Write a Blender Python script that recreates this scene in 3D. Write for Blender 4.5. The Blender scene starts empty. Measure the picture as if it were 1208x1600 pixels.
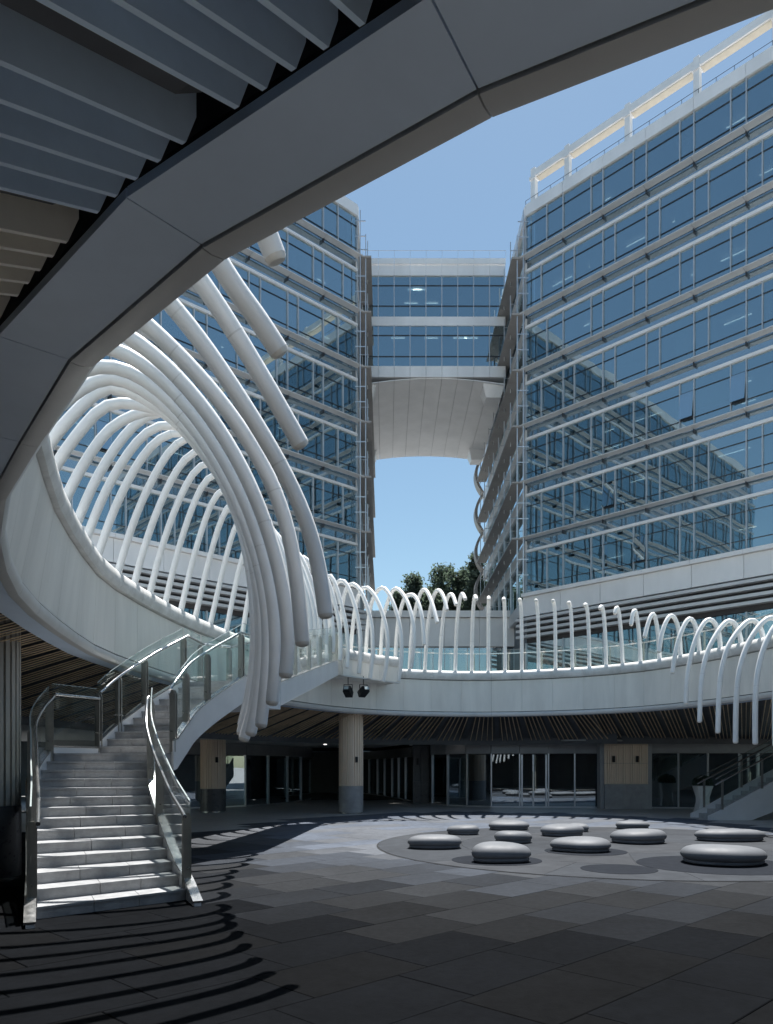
import bpy, math, random
from mathutils import Vector, Matrix
random.seed(7)
R = math.radians
scene = bpy.context.scene

# ------------------------------------------------------------------ camera
EYE = 1.65
cam = bpy.data.cameras.new("camera"); camo = bpy.data.objects.new("camera", cam)
scene.collection.objects.link(camo); scene.camera = camo
camo.location = (0, 0, EYE); camo.rotation_euler = (R(90), 0, 0)
cam.sensor_fit = 'HORIZONTAL'; cam.sensor_width = 24; cam.lens = 24
cam.shift_y = 400 / 1208.0            # architectural rise of a shift lens
cam.clip_start = 0.05; cam.clip_end = 4000
# ------------------------------------------------------------------ sky and sun
SUN_EL, SUN_AZ = 73.0, 12.0           # high, in front of the camera
world = bpy.data.worlds.new("World"); scene.world = world; world.use_nodes = True
wn = world.node_tree; bg = wn.nodes["Background"]
sky = wn.nodes.new("ShaderNodeTexSky"); sky.sky_type = 'NISHITA'; sky.sun_disc = False
sky.sun_elevation = R(SUN_EL); sky.sun_rotation = R(SUN_AZ)
sky.air_density = 1.0; sky.dust_density = 0.5; sky.ozone_density = 0.75
tint = wn.nodes.new("ShaderNodeMix"); tint.data_type = 'RGBA'; tint.blend_type = 'MULTIPLY'; tint.inputs[0].default_value = 1.0
tint.inputs[7].default_value = (.94, 1.03, .95, 1)           # a slightly hazier, less violet clear sky
wn.links.new(sky.outputs[0], tint.inputs[6]); wn.links.new(tint.outputs[2], bg.inputs[0]); bg.inputs[1].default_value = 0.074
sl = bpy.data.lights.new("sun", 'SUN'); sl.energy = 4.4; sl.angle = R(0.53); sl.color = (1.0, 0.975, 0.94)
so = bpy.data.objects.new("sun", sl); scene.collection.objects.link(so)
sd = Vector((math.sin(R(SUN_AZ)) * math.cos(R(SUN_EL)), math.cos(R(SUN_AZ)) * math.cos(R(SUN_EL)), math.sin(R(SUN_EL))))
so.rotation_euler = sd.to_track_quat('Z', 'Y').to_euler(); so.location = (0, 20, 60)
vs = scene.view_settings
vs.view_transform = 'Standard'; vs.look = 'None'; vs.gamma = 1; vs.use_curve_mapping = False; vs.exposure = 1.02
scene.render.engine = 'CYCLES'
scene.cycles.max_bounces = 10; scene.cycles.transparent_max_bounces = 24
scene.cycles.glossy_bounces = 6; scene.cycles.diffuse_bounces = 6

# ------------------------------------------------------------------ object helpers
COL = scene.collection
WM = {}                               # world matrix of every object made here
def register(o, parent, m):
    COL.objects.link(o)
    if parent is not None:
        o.parent = parent; o.matrix_parent_inverse = WM[parent.name].inverted()
    o.matrix_basis = m; WM[o.name] = m
def thing(name, label, cat, loc, group=None):
    o = bpy.data.objects.new(name, None); o.empty_display_size = .2
    register(o, None, Matrix.Translation(Vector(loc)))
    o["label"] = label; o["category"] = cat
    if group: o["group"] = group
    return o
def inst(name, me, parent=None, m=None, kind=None, label=None):
    o = bpy.data.objects.new(name, me); register(o, parent, m or Matrix())
    if kind: o["kind"] = kind
    if label: o["label"] = label
    return o
class MB:
    def __init__(s): s.v = []; s.f = []; s.mi = []; s.cur = 0
    def add(s, vs_, fs):
        b = len(s.v); s.v += [tuple(p) for p in vs_]
        for f in fs: s.f.append([b + i for i in f]); s.mi.append(s.cur)
    def hexa(s, p):                   # p: 4 bottom then 4 top, counter-clockwise from above
        s.add(p, [(3, 2, 1, 0), (4, 5, 6, 7), (0, 1, 5, 4), (1, 2, 6, 5), (2, 3, 7, 6), (3, 0, 4, 7)])
    def box(s, c, d, X=(1, 0, 0), Y=None, Z=(0, 0, 1)):
        c = Vector(c); X = Vector(X).normalized(); Z = Vector(Z).normalized()
        Y = Vector(Y) if Y else Z.cross(X)
        a, b, e = X * d[0] / 2, Y * d[1] / 2, Z * d[2] / 2
        s.hexa([c - a - b - e, c + a - b - e, c + a + b - e, c - a + b - e, c - a - b + e, c + a - b + e, c + a + b + e, c - a + b + e])
    def span(s, x0, x1, y0, y1, z0, z1):
        s.hexa([(x0, y0, z0), (x1, y0, z0), (x1, y1, z0), (x0, y1, z0), (x0, y0, z1), (x1, y0, z1), (x1, y1, z1), (x0, y1, z1)])
    def bar(s, a, b, w, h, up=(0, 0, 1)):
        a, b = Vector(a), Vector(b); X = (b - a); L = X.length; X.normalize(); U = Vector(up)
        Y = U.cross(X)
        if Y.length < 1e-4: Y = Vector((0, 1, 0)).cross(X)
        Y.normalize(); Z = X.cross(Y); s.box((a + b) / 2, (L, w, h), X, Y, Z)
    def prism(s, poly, z0, z1):       # poly counter-clockwise from above
        n = len(poly)
        s.add([(x, y, z0) for x, y in poly] + [(x, y, z1) for x, y in poly],
              [tuple(range(n - 1, -1, -1)), tuple(range(n, 2 * n))] + [(i, (i + 1) % n, n + (i + 1) % n, n + i) for i in range(n)])
    def tube(s, pts, r, n=10, cap=True, dome=0.0):
        pts = [Vector(p) for p in pts]; m = len(pts); rings = []
        up = None
        for i, p in enumerate(pts):
            t = (pts[min(i + 1, m - 1)] - pts[max(i - 1, 0)]).normalized()
            if up is None:
                up = Vector((0, 0, 1)) if abs(t.z) < .9 else Vector((0, 1, 0))
                up = (up - t * up.dot(t)).normalized()
            else: up = (up - t * up.dot(t)).normalized()
            rings.append((p, up.copy(), t.cross(up), r if not callable(r) else r(i / (m - 1)), t))
        if dome:
            p, u, w, rr, t = rings[-1]
            rings.append((p + t * dome * .7, u, w, rr * .8, t)); rings.append((p + t * dome, u, w, rr * .35, t))
        b = len(s.v)
        for p, u, w, rr, t in rings:
            for k in range(n):
                a = 2 * math.pi * k / n; s.v.append(tuple(p + (u * math.cos(a) + w * math.sin(a)) * rr))
        for i in range(len(rings) - 1):
            for k in range(n):
                k2 = (k + 1) % n; s.f.append([b + i * n + k, b + i * n + k2, b + (i + 1) * n + k2, b + (i + 1) * n + k]); s.mi.append(s.cur)
        if cap:
            s.f.append([b + k for k in range(n - 1, -1, -1)]); s.mi.append(s.cur)
            e = b + (len(rings) - 1) * n; s.f.append([e + k for k in range(n)]); s.mi.append(s.cur)
    def lathe(s, prof, c=(0, 0, 0), n=24):
        b = len(s.v)
        for r, z in prof:
            for k in range(n):
                a = 2 * math.pi * k / n; s.v.append((c[0] + r * math.cos(a), c[1] + r * math.sin(a), c[2] + z))
        for i in range(len(prof) - 1):
            for k in range(n):
                k2 = (k + 1) % n; s.f.append([b + i * n + k, b + i * n + k2, b + (i + 1) * n + k2, b + (i + 1) * n + k]); s.mi.append(s.cur)
        s.f.append([b + k for k in range(n - 1, -1, -1)]); s.mi.append(s.cur)
        e = b + (len(prof) - 1) * n; s.f.append([e + k for k in range(n)]); s.mi.append(s.cur)
    def mesh(s, name, mats, smooth=False):
        me = bpy.data.meshes.new(name); me.from_pydata(s.v, [], s.f)
        for m in (mats if isinstance(mats, (list, tuple)) else [mats]): me.materials.append(m)
        me.polygons.foreach_set("material_index", s.mi)
        if smooth: me.polygons.foreach_set("use_smooth", [True] * len(s.f))
        me.update()
        if smooth == 'auto': me.set_sharp_from_angle(angle=R(40))
        return me
    def build(s, name, mats, parent=None, smooth=False, kind=None, label=None):
        return inst(name, s.mesh(name, mats, smooth), parent, None, kind, label)

# ------------------------------------------------------------------ materials
def mat(name, col, rough=.5, metal=0.0, var=.08, scale=3.0, bump=0.0, bscale=None, spec=.5, stretch=None, dirt=None, stain=0.0, stscale=.45):
    m = bpy.data.materials.new(name); m.use_nodes = True; nt = m.node_tree; b = nt.nodes["Principled BSDF"]
    b.inputs["Roughness"].default_value = rough; b.inputs["Metallic"].default_value = metal
    b.inputs["Specular IOR Level"].default_value = spec
    geo = nt.nodes.new("ShaderNodeNewGeometry"); mp = nt.nodes.new("ShaderNodeMapping")
    nt.links.new(geo.outputs["Position"], mp.inputs[0])
    if stretch: mp.inputs["Scale"].default_value = stretch
    nz = nt.nodes.new("ShaderNodeTexNoise"); nz.inputs["Scale"].default_value = scale; nz.inputs["Detail"].default_value = 6
    nz.inputs["Roughness"].default_value = .65
    nt.links.new(mp.outputs[0], nz.inputs["Vector"])
    rp = nt.nodes.new("ShaderNodeValToRGB"); rp.color_ramp.elements[0].position = .3; rp.color_ramp.elements[1].position = .72
    d = dirt if dirt else [c * (1 - 1.6 * var) for c in col]
    rp.color_ramp.elements[0].color = (*d, 1); rp.color_ramp.elements[1].color = (*[min(1, c * (1 + var)) for c in col], 1)
    nt.links.new(nz.outputs["Fac"], rp.inputs[0]); 
    if stain:
        ns = nt.nodes.new("ShaderNodeTexNoise"); ns.inputs["Scale"].default_value = stscale; ns.inputs["Detail"].default_value = 7; ns.inputs["Roughness"].default_value = .6; ns.inputs["Distortion"].default_value = .6
        nt.links.new(mp.outputs[0], ns.inputs["Vector"])
        ms = nt.nodes.new("ShaderNodeMapRange"); ms.inputs[1].default_value = .35; ms.inputs[2].default_value = .68; ms.inputs[3].default_value = 1 - stain; ms.inputs[4].default_value = 1 + stain * .35
        nt.links.new(ns.outputs["Fac"], ms.inputs[0])
        mm_ = nt.nodes.new("ShaderNodeVectorMath"); mm_.operation = 'SCALE'; nt.links.new(rp.outputs[0], mm_.inputs[0]); nt.links.new(ms.outputs[0], mm_.inputs["Scale"])
        nt.links.new(mm_.outputs[0], b.inputs["Base Color"])
    else: nt.links.new(rp.outputs[0], b.inputs["Base Color"])
    # faint roughness variation, so that gloss is never even
    n2 = nt.nodes.new("ShaderNodeTexNoise"); n2.inputs["Scale"].default_value = scale * 2.7; n2.inputs["Detail"].default_value = 4
    nt.links.new(geo.outputs["Position"], n2.inputs["Vector"])
    mr = nt.nodes.new("ShaderNodeMapRange"); mr.inputs[3].default_value = max(.02, rough - .1); mr.inputs[4].default_value = min(1, rough + .1)
    nt.links.new(n2.outputs["Fac"], mr.inputs[0]); nt.links.new(mr.outputs[0], b.inputs["Roughness"])
    if bump:
        n3 = nt.nodes.new("ShaderNodeTexNoise"); n3.inputs["Scale"].default_value = bscale or scale * 8; n3.inputs["Detail"].default_value = 5
        nt.links.new(geo.outputs["Position"], n3.inputs["Vector"])
        bp = nt.nodes.new("ShaderNodeBump"); bp.inputs["Strength"].default_value = bump; bp.inputs["Distance"].default_value = .02
        nt.links.new(n3.outputs["Fac"], bp.inputs["Height"]); nt.links.new(bp.outputs[0], b.inputs["Normal"])
    return m
def glass(name, tint, refl, gcol=(1, 1, 1), grough=0.0, wob=0.0):
    """thin pane: part of the light is mirrored (coating + Fresnel), the rest passes, tinted"""
    m = bpy.data.materials.new(name); m.use_nodes = True; nt = m.node_tree; nt.nodes.remove(nt.nodes["Principled BSDF"])
    out = nt.nodes["Material Output"]
    tr = nt.nodes.new("ShaderNodeBsdfTransparent"); tr.inputs[0].default_value = (*tint, 1)
    gl = nt.nodes.new("ShaderNodeBsdfGlossy"); gl.inputs[0].default_value = (*gcol, 1); gl.inputs["Roughness"].default_value = grough
    lw = nt.nodes.new("ShaderNodeLayerWeight"); lw.inputs[0].default_value = .5
    pw = nt.nodes.new("ShaderNodeMath"); pw.operation = 'POWER'; pw.inputs[1].default_value = 5.0; nt.links.new(lw.outputs["Facing"], pw.inputs[0])
    mr = nt.nodes.new("ShaderNodeMapRange"); mr.inputs[3].default_value = refl; mr.inputs[4].default_value = 1.0
    nt.links.new(pw.outputs[0], mr.inputs[0])
    mx = nt.nodes.new("ShaderNodeMixShader"); nt.links.new(mr.outputs[0], mx.inputs[0])
    nt.links.new(tr.outputs[0], mx.inputs[1]); nt.links.new(gl.outputs[0], mx.inputs[2]); nt.links.new(mx.outputs[0], out.inputs[0])
    if wob:
        geo = nt.nodes.new("ShaderNodeNewGeometry"); nz = nt.nodes.new("ShaderNodeTexNoise"); nz.inputs["Scale"].default_value = .55; nz.inputs["Detail"].default_value = 1
        nt.links.new(geo.outputs["Position"], nz.inputs["Vector"])
        bp = nt.nodes.new("ShaderNodeBump"); bp.inputs["Strength"].default_value = 1.0; bp.inputs["Distance"].default_value = wob
        nt.links.new(nz.outputs["Fac"], bp.inputs["Height"]); nt.links.new(bp.outputs[0], gl.inputs["Normal"])
    return m
def mirror(name, base, refl, gcol):
    m = glass(name, (1, 1, 1), refl, gcol, .02); nt = m.node_tree
    tr = [n for n in nt.nodes if n.type == 'BSDF_TRANSPARENT'][0]; mx = [n for n in nt.nodes if n.type == 'MIX_SHADER'][0]
    df = nt.nodes.new("ShaderNodeBsdfDiffuse"); df.inputs[0].default_value = (*base, 1); nt.links.new(df.outputs[0], mx.inputs[1]); nt.nodes.remove(tr); return m
def emit(name, col, s):
    m = bpy.data.materials.new(name); m.use_nodes = True; b = m.node_tree.nodes["Principled BSDF"]
    b.inputs["Base Color"].default_value = (*col, 1); b.inputs["Emission Color"].default_value = (*col, 1); b.inputs["Emission Strength"].default_value = s
    return m
M = dict(
    tube=mat("white_coated_tube", (.92, .92, .91), .4, var=.02, scale=1.6, dirt=(.83, .82, .80)),
    seam=mat("tube_joint", (.76, .75, .73), .5, var=.05),
    tubecap=mat("yellowed_tube_end", (.84, .80, .74), .45, var=.06, scale=6),
    cap=mat("white_coping", (.80, .80, .79), .4, stain=.10, stscale=2.5, var=.06, scale=2.2, dirt=(.60, .59, .56)),
    panel=mat("grey_aluminium_panel", (.86, .835, .775), .42, metal=.0, var=.05, scale=.9, stain=.10, stscale=1.6, stretch=(1, 1, .22)),
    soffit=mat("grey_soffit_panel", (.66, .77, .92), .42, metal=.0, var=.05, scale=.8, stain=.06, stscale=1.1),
    trim=mat("grey_edge_trim", (.62, .62, .61), .35, metal=.15, var=.06, scale=1.5),
    slat=mat("brown_timber_slat", (.86, .65, .44), .55, var=.2, scale=2.2, stretch=(1, 1, 1), bump=.05),
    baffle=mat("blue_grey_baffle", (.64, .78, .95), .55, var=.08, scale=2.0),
    baffle2=mat("warm_grey_baffle", (.86, .82, .74), .55, var=.08, scale=2.0),
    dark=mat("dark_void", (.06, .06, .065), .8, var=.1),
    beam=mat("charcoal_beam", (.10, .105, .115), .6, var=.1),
    deck=mat("concrete_deck", (.45, .44, .42), .8, var=.1, bump=.1),
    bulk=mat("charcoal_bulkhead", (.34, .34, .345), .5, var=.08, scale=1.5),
    ceil=mat("white_ceiling_board", (.78, .78, .77), .7, var=.03),
    alu=mat("silver_aluminium", (.62, .63, .65), .32, metal=.75, var=.05, scale=4),
    steel=mat("brushed_steel", (.58, .58, .57), .22, metal=.95, var=.06, scale=5),
    steel2=mat("steel_post_plate", (.40, .39, .36), .35, metal=.8, var=.08, scale=5),
    mull=mat("pale_mullion", (.50, .53, .57), .35, metal=.3, var=.04, scale=2),
    tdark=mat("dark_transom", (.035, .04, .05), .35, var=.05),
    fin=mat("grey_sunshade_fin", (.62, .62, .625), .4, metal=.25, var=.06, scale=.8),
    wpan=mat("pale_metal_cladding", (.80, .80, .81), .42, metal=.15, var=.04, scale=.7, stain=.04, stscale=.7, stretch=(1, 1, .3)),
    beige=mat("beige_soffit_board", (.60, .55, .46), .6, var=.06),
    brown=mat("brownish_side_fin", (.32, .305, .295), .5, metal=.1, var=.08, scale=.8),
    spand=mirror("blue_spandrel_glass", (.10, .15, .19), .45, (.80, .90, .96)),
    inwall=mat("office_back_wall", (.20, .22, .24), .8, var=.25, scale=.35),
    inslab=mat("office_slab", (.42, .43, .44), .8, var=.05),
    blind=mat("grey_roller_blind", (.45, .46, .47), .8, var=.04),
    incol=mat("office_column", (.62, .63, .64), .6, var=.03),
    granite=mat("grey_granite", (.38, .385, .39), .5, stain=.12, stscale=2.0, var=.16, scale=7, bump=.12, bscale=60),
    stepmetal=mat("white_stringer", (.78, .78, .78), .35, metal=.1, var=.05, scale=1.5),
    stone=mat("polished_grey_stone", (.135, .143, .156), .62, stain=.08, stscale=3, var=.12, scale=2.4, bump=.03, bscale=60),
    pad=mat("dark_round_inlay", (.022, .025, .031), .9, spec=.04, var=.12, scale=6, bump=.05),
    wood=mat("ribbed_timber_cladding", (.88, .72, .56), .55, var=.05, scale=1.4, stretch=(3, 3, .5)),
    woodg=mat("weathered_grey_ribs", (.40, .375, .34), .55, var=.06, scale=1.4, stretch=(3, 3, .5)),
    plinth=mat("grey_stone_plinth", (.36, .355, .355), .35, var=.14, scale=3.5, bump=.03),
    plinthd=mat("dark_stone_plinth", (.10, .10, .105), .3, var=.2, scale=3.5),
    pier=mat("slate_pier", (.16, .16, .165), .5, var=.12),
    black=mat("black_metal", (.015, .015, .016), .4, var=.1),
    pot=mat("white_planter", (.72, .72, .71), .5, var=.04),
    bark=mat("tree_bark", (.07, .055, .04), .9, var=.25, scale=9, bump=.4),
    leafA=mat("dark_green_needles", (.075, .10, .085), .7, var=.4, scale=1.3, spec=.2),
    leafB=mat("mid_green_needles", (.09, .12, .095), .7, var=.4, scale=1.3, spec=.2),
    city=mat("pale_concrete_ground", (.34, .335, .32), .85, var=.15, scale=.4, bump=.05),
    ground=mat("joint_mortar", (.012, .012, .013), .95, var=.2, scale=20),
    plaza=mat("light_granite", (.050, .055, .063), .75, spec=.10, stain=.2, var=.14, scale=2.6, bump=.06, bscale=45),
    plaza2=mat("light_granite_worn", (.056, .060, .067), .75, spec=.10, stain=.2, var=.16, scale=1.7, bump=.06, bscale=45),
    far=mat("distant_cladding", (.82, .81, .80), .5, var=.05, scale=.5),
    light=emit("ceiling_light", (1, .97, .92), 1.2),
    gtower=glass("coated_tower_glass", (.50, .60, .63), .48, (.74, .87, .91), wob=.004),
    gtower2=glass("open_vent_glass", (.5, .6, .65), .62, (.82, .93, .95)),
    gshop=glass("shopfront_glass", (.50, .58, .62), .36, (.86, .93, .98), wob=.003),
    grail=glass("clear_balustrade_glass", (.93, .97, .96), .03, (1, 1, 1)),
    gedge=mat("green_glass_edge", (.42, .48, .47), .15, var=.05, spec=.8),
)
for k_ in ("leafA", "leafB"):
    nt_ = M[k_].node_tree; pb_ = nt_.nodes["Principled BSDF"]; tl_ = nt_.nodes.new("ShaderNodeBsdfTranslucent"); tl_.inputs[0].default_value = (.14, .19, .13, 1)
    mx_ = nt_.nodes.new("ShaderNodeMixShader"); mx_.inputs[0].default_value = .45; nt_.links.new(pb_.outputs[0], mx_.inputs[1]); nt_.links.new(tl_.outputs[0], mx_.inputs[2]); nt_.links.new(mx_.outputs[0], nt_.nodes["Material Output"].inputs[0])
TG = []  # paver tones in steps, for a foreground fade painted into the albedo
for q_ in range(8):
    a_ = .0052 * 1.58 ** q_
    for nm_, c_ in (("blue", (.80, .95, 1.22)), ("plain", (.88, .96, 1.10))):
        TG.append(mat("granite_paver_fade_%s_%d" % (nm_, q_), [a_ * x_ for x_ in c_], .82 - .03 * q_, spec=.04 + .03 * q_, stain=.28, var=.16, scale=5, bump=.09, bscale=40))
TA = [mat("arcade_bounce_paver_" + n, c, .45, spec=.4, var=.12, scale=5, bump=.05, bscale=40) for n, c in
      (("plain", (.40, .395, .385)), ("warm", (.43, .415, .395)))]  # pale floor tone added to bounce light up under the walkway

# ------------------------------------------------------------------ plan of the round walkway
DZ = 1.9; ZS = EYE + DZ; ZC = EYE + DZ * 1.89; ZD = ZC - .22      # soffit, coping and deck heights
RP = [(.97,1.94),(.66,2.09),(.31,2.26),(-.09,2.52),(-.58,2.87),(-1.38,3.64),(-2.01,4.5),(-2.87,5.74),(-3.56,7.17),(-4.12,8.66),(-4.45,9.98),
      (-4.7,11.36),(-4.94,13.12),(-4.91,15.0),(-4.58,18.22),(-3.31,22.95),(-.98,27.0),(1.31,28.34),(3.7,28.69),(6.78,27.65),(8.55,26.08),(9.72,23.66),(10.43,20.87),
      (10.75,16.5),(10.4,12),(9.4,7.6),(7.8,4.2),(5.6,2.0),(3.6,1.3),(2.1,1.45)]
def ring_curve():
    P = [Vector(p) for p in RP]; N = len(P); out = []
    for i in range(N):
        a, b, c, d = P[i - 1], P[i], P[(i + 1) % N], P[(i + 2) % N]
        t1 = (b - a).length ** .5; t2 = t1 + (c - b).length ** .5; t3 = t2 + (d - c).length ** .5
        for k in range(40):
            t = t1 + (t2 - t1) * k / 40
            A1 = (t1 - t) / t1 * a + t / t1 * b; A2 = (t2 - t) / (t2 - t1) * b + (t - t1) / (t2 - t1) * c; A3 = (t3 - t) / (t3 - t2) * c + (t - t2) / (t3 - t2) * d
            B1 = (t2 - t) / t2 * A1 + t / t2 * A2; B2 = (t3 - t) / (t3 - t1) * A2 + (t - t1) / (t3 - t1) * A3
            out.append((t2 - t) / (t2 - t1) * B1 + (t - t1) / (t2 - t1) * B2)
    for _ in range(60):
        n = len(out); out = [(out[i - 1] + out[i] * 2 + out[(i + 1) % n]) / 4 for i in range(n)]
    return out
RC = ring_curve(); RS = [0.0]
for i in range(len(RC)): RS.append(RS[-1] + (RC[(i + 1) % len(RC)] - RC[i]).length)
RL = RS[-1]
import bisect
def rat(s):
    s %= RL; i = min(bisect.bisect_right(RS, s) - 1, len(RC) - 1); k = (s - RS[i]) / (RS[i + 1] - RS[i])
    return RC[i].lerp(RC[(i + 1) % len(RC)], k)
def rframe(s):
    t = (rat(s + .15) - rat(s - .15)).normalized(); return rat(s), t, Vector((t.y, -t.x))     # point, tangent, inward normal
def rp(s, off, z):                     # point on the ring, 'off' metres outward
    p, t, n = rframe(s); q = p - n * off; return Vector((q.x, q.y, z))
def lerpk(keys, x):
    if x <= keys[0][0]: return keys[0][1]
    for (a, va), (b, vb) in zip(keys, keys[1:]):
        if x <= b: return va + (vb - va) * (x - a) / (b - a)
    return keys[-1][1]
def s_at_u(u, off, z, lo, hi):         # ring position whose offset point lies on a given bearing from the viewpoint
    best = (1e9, lo)
    for k in range(1500):
        s = lo + (hi - lo) * k / 1499; q = rp(s, off, z); d = abs(604 + 1208 * q.x / q.y - u)
        if q.y > 1 and d < best[0]: best = (d, s)
    return best[1]
LEAN = [(0, .0), (5, .16), (8.6, .26), (11.5, .14), (14.6, .0)]   # the fascia leans inward a little on the left

# ------------------------------------------------------------------ ground and paving
g = MB(); g.add([(-1500, -1500, -.03), (1500, -1500, -.03), (1500, 1500, -.03), (-1500, 1500, -.03)], [(0, 1, 2, 3)])
city = g.build("ground", M["city"]); city["kind"] = "structure"
g = MB(); g.add([(-14, -7, -.014), (23, -7, -.014), (23, 41, -.014), (-14, 41, -.014)], [(0, 1, 2, 3)])
ground = g.build("courtyard_paving", M["ground"]); ground["kind"] = "structure"
PC = Vector((5.0, 16.4)); PR = 5.2
def in_frame(x, y): return y > 4.0 and abs(x) < y * .5 + .9
tiles = []
d1 = Vector((1, 1)).normalized(); d2 = Vector((-1, 1)).normalized()
RW, TLN = .78, 1.22
for r in range(-46, 60):
    off = random.uniform(0, TLN)
    for k in range(-32, 48):
        c = d1 * (k * TLN + off) + d2 * (r * RW)
        if not (-13 < c.x < 22 and -6 < c.y < 40): continue
        dist = (c - PC).length
        if dist < PR - .8: continue
        tiles.append((c, dist))
tiles.sort(key=lambda t: (not in_frame(*t[0]), t[0].length))
def tile_mesh(m):
    b = MB(); w, h = TLN / 2 - .003, RW / 2 - .003; c = .006
    b.add([(-w, -h, -.03), (w, -h, -.03), (w, h, -.03), (-w, h, -.03), (-w, -h, -c), (w, -h, -c), (w, h, -c), (-w, h, -c),
           (-w + c, -h + c, 0), (w - c, -h + c, 0), (w - c, h - c, 0), (-w + c, h - c, 0)],
          [(0, 1, 5, 4), (1, 2, 6, 5), (2, 3, 7, 6), (3, 0, 4, 7), (4, 5, 9, 8), (5, 6, 10, 9), (6, 7, 11, 10), (7, 4, 8, 11), (8, 9, 10, 11)])
    return b.mesh("paving_tile", m)
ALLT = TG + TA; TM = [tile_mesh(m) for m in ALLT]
def under_ring(c):
    d, i = min(((c - RC[k]).length, k) for k in range(0, len(RC), 6)); p, t, n = rframe(RS[i]); return (c - p).dot(n) < -.35
def tile_tone(c, dist):               # foreground darkening painted into the tile colour, growing towards the viewpoint
    if under_ring(c) and (c.y > 20 or not in_frame(c.x, c.y)): return random.choice((16, 17))  # added bounce tiles for the soffit; on the near side only unseen ones
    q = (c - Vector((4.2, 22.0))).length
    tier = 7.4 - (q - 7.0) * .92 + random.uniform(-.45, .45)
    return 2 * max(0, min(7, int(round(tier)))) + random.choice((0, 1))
rest = MB()
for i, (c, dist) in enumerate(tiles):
    k = tile_tone(c, dist); z = random.uniform(-.0015, .0015)
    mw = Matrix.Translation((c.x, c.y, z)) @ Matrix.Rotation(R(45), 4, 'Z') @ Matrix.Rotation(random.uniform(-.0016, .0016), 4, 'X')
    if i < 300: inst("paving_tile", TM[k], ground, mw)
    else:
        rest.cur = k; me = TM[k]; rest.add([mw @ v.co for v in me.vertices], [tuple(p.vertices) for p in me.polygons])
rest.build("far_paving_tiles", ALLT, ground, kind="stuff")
# round plaza of light granite slabs, radial joints
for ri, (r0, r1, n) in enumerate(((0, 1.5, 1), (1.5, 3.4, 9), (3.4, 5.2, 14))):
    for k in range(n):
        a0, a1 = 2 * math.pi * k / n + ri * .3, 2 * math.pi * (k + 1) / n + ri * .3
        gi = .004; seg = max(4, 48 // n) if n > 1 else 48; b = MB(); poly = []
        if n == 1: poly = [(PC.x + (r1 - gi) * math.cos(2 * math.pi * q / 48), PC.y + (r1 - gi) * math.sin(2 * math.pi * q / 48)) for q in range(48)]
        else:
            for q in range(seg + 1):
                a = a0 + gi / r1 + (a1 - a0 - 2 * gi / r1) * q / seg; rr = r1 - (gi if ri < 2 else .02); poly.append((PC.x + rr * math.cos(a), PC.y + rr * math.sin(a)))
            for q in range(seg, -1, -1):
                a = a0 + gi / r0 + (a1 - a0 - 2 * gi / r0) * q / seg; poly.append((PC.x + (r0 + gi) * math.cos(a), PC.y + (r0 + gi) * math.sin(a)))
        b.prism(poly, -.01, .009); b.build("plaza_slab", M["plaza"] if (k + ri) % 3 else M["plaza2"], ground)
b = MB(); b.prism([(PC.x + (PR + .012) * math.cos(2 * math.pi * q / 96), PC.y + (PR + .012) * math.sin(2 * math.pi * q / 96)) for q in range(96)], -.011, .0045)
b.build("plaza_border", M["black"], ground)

# ------------------------------------------------------------------ the elevated round walkway
walk = thing("elevated_walkway", "grey panelled round walkway with white coping circling over the courtyard", "walkway", (3, 14, 0))
def sweep(b, s0, s1, prof, lean0=0, lean1=0):
    """closed profile [(outward, z, leanweight)] extruded straight from ring position s0 to s1"""
    n = len(prof); A = [rp(s0, o - w * lean0, z) for o, z, w in prof]; B = [rp(s1, o - w * lean1, z) for o, z, w in prof]
    b.add(A + B, [tuple(range(n)), tuple(range(2 * n - 1, n - 1, -1))] + [(i, n + i, n + (i + 1) % n, (i + 1) % n) for i in range(n)])
NP = round(RL / 1.12); PW = RL / NP; J0 = .77
LIP = [(0.02, ZS + .17, .1), (-.025, ZS + .155, .1), (-.045, ZS + .11, .05), (-.04, ZS + .05, 0), (-.01, ZS + .012, 0), (.05, ZS, 0), (.09, ZS + .004, 0), (.09, ZS + .03, 0), (.03, ZS + .05, 0)]
FAS = [(0.0, ZS + .185, .12), (0.0, ZC - .36, 1), (.03, ZC - .36, 1), (.03, ZS + .185, .12)]
COP = [(.0, ZC - .34, 1), (-.07, ZC - .33, 1), (-.115, ZC - .27, 1), (-.13, ZC - .18, 1), (-.115, ZC - .09, 1), (-.06, ZC - .02, 1), (.02, ZC + .004, 1), (.24, ZC, 1), (.30, ZC - .04, 1), (.30, ZC - .34, 1)]
SOF = [(.098, ZS + .014, 0), (.40, ZS + .014, 0), (.40, ZS + .05, 0), (.098, ZS + .05, 0)]
for j in range(NP):
    a = J0 + j * PW; e = a + PW; la, le = lerpk(LEAN, a % RL), lerpk(LEAN, e % RL); gp = .003
    if (a % RL) > 52: la = le = 0
    for nm, prof, mm, sm in (("fascia_panel", FAS, "panel", False), ("edge_trim", LIP, "trim", 'auto'), ("coping", COP, "cap", 'auto'), ("soffit_panel", SOF, "soffit", False)):
        b = MB(); sweep(b, a + gp, e - gp, prof, la, le); b.build(nm, M[mm], walk, sm)
b = MB(); q = 120                     # carcass behind the panels and the deck with everything it covers
for k in range(q):
    a, e = RL * k / q, RL * (k + 1) / q
    sweep(b, a, e, [(.05, ZS + .1, .1), (.05, ZC - .16, 1), (.25, ZC - .16, 1), (.25, ZD, 0), (9.0, ZD, 0), (9.0, ZD - .35, 0), (.36, ZD - .35, 0), (.36, ZS + .1, 0)], lerpk(LEAN, a) if a < 52 else 0, lerpk(LEAN, e) if e < 52 else 0)
b.build("deck_slab", M["dark"], walk)
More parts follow.
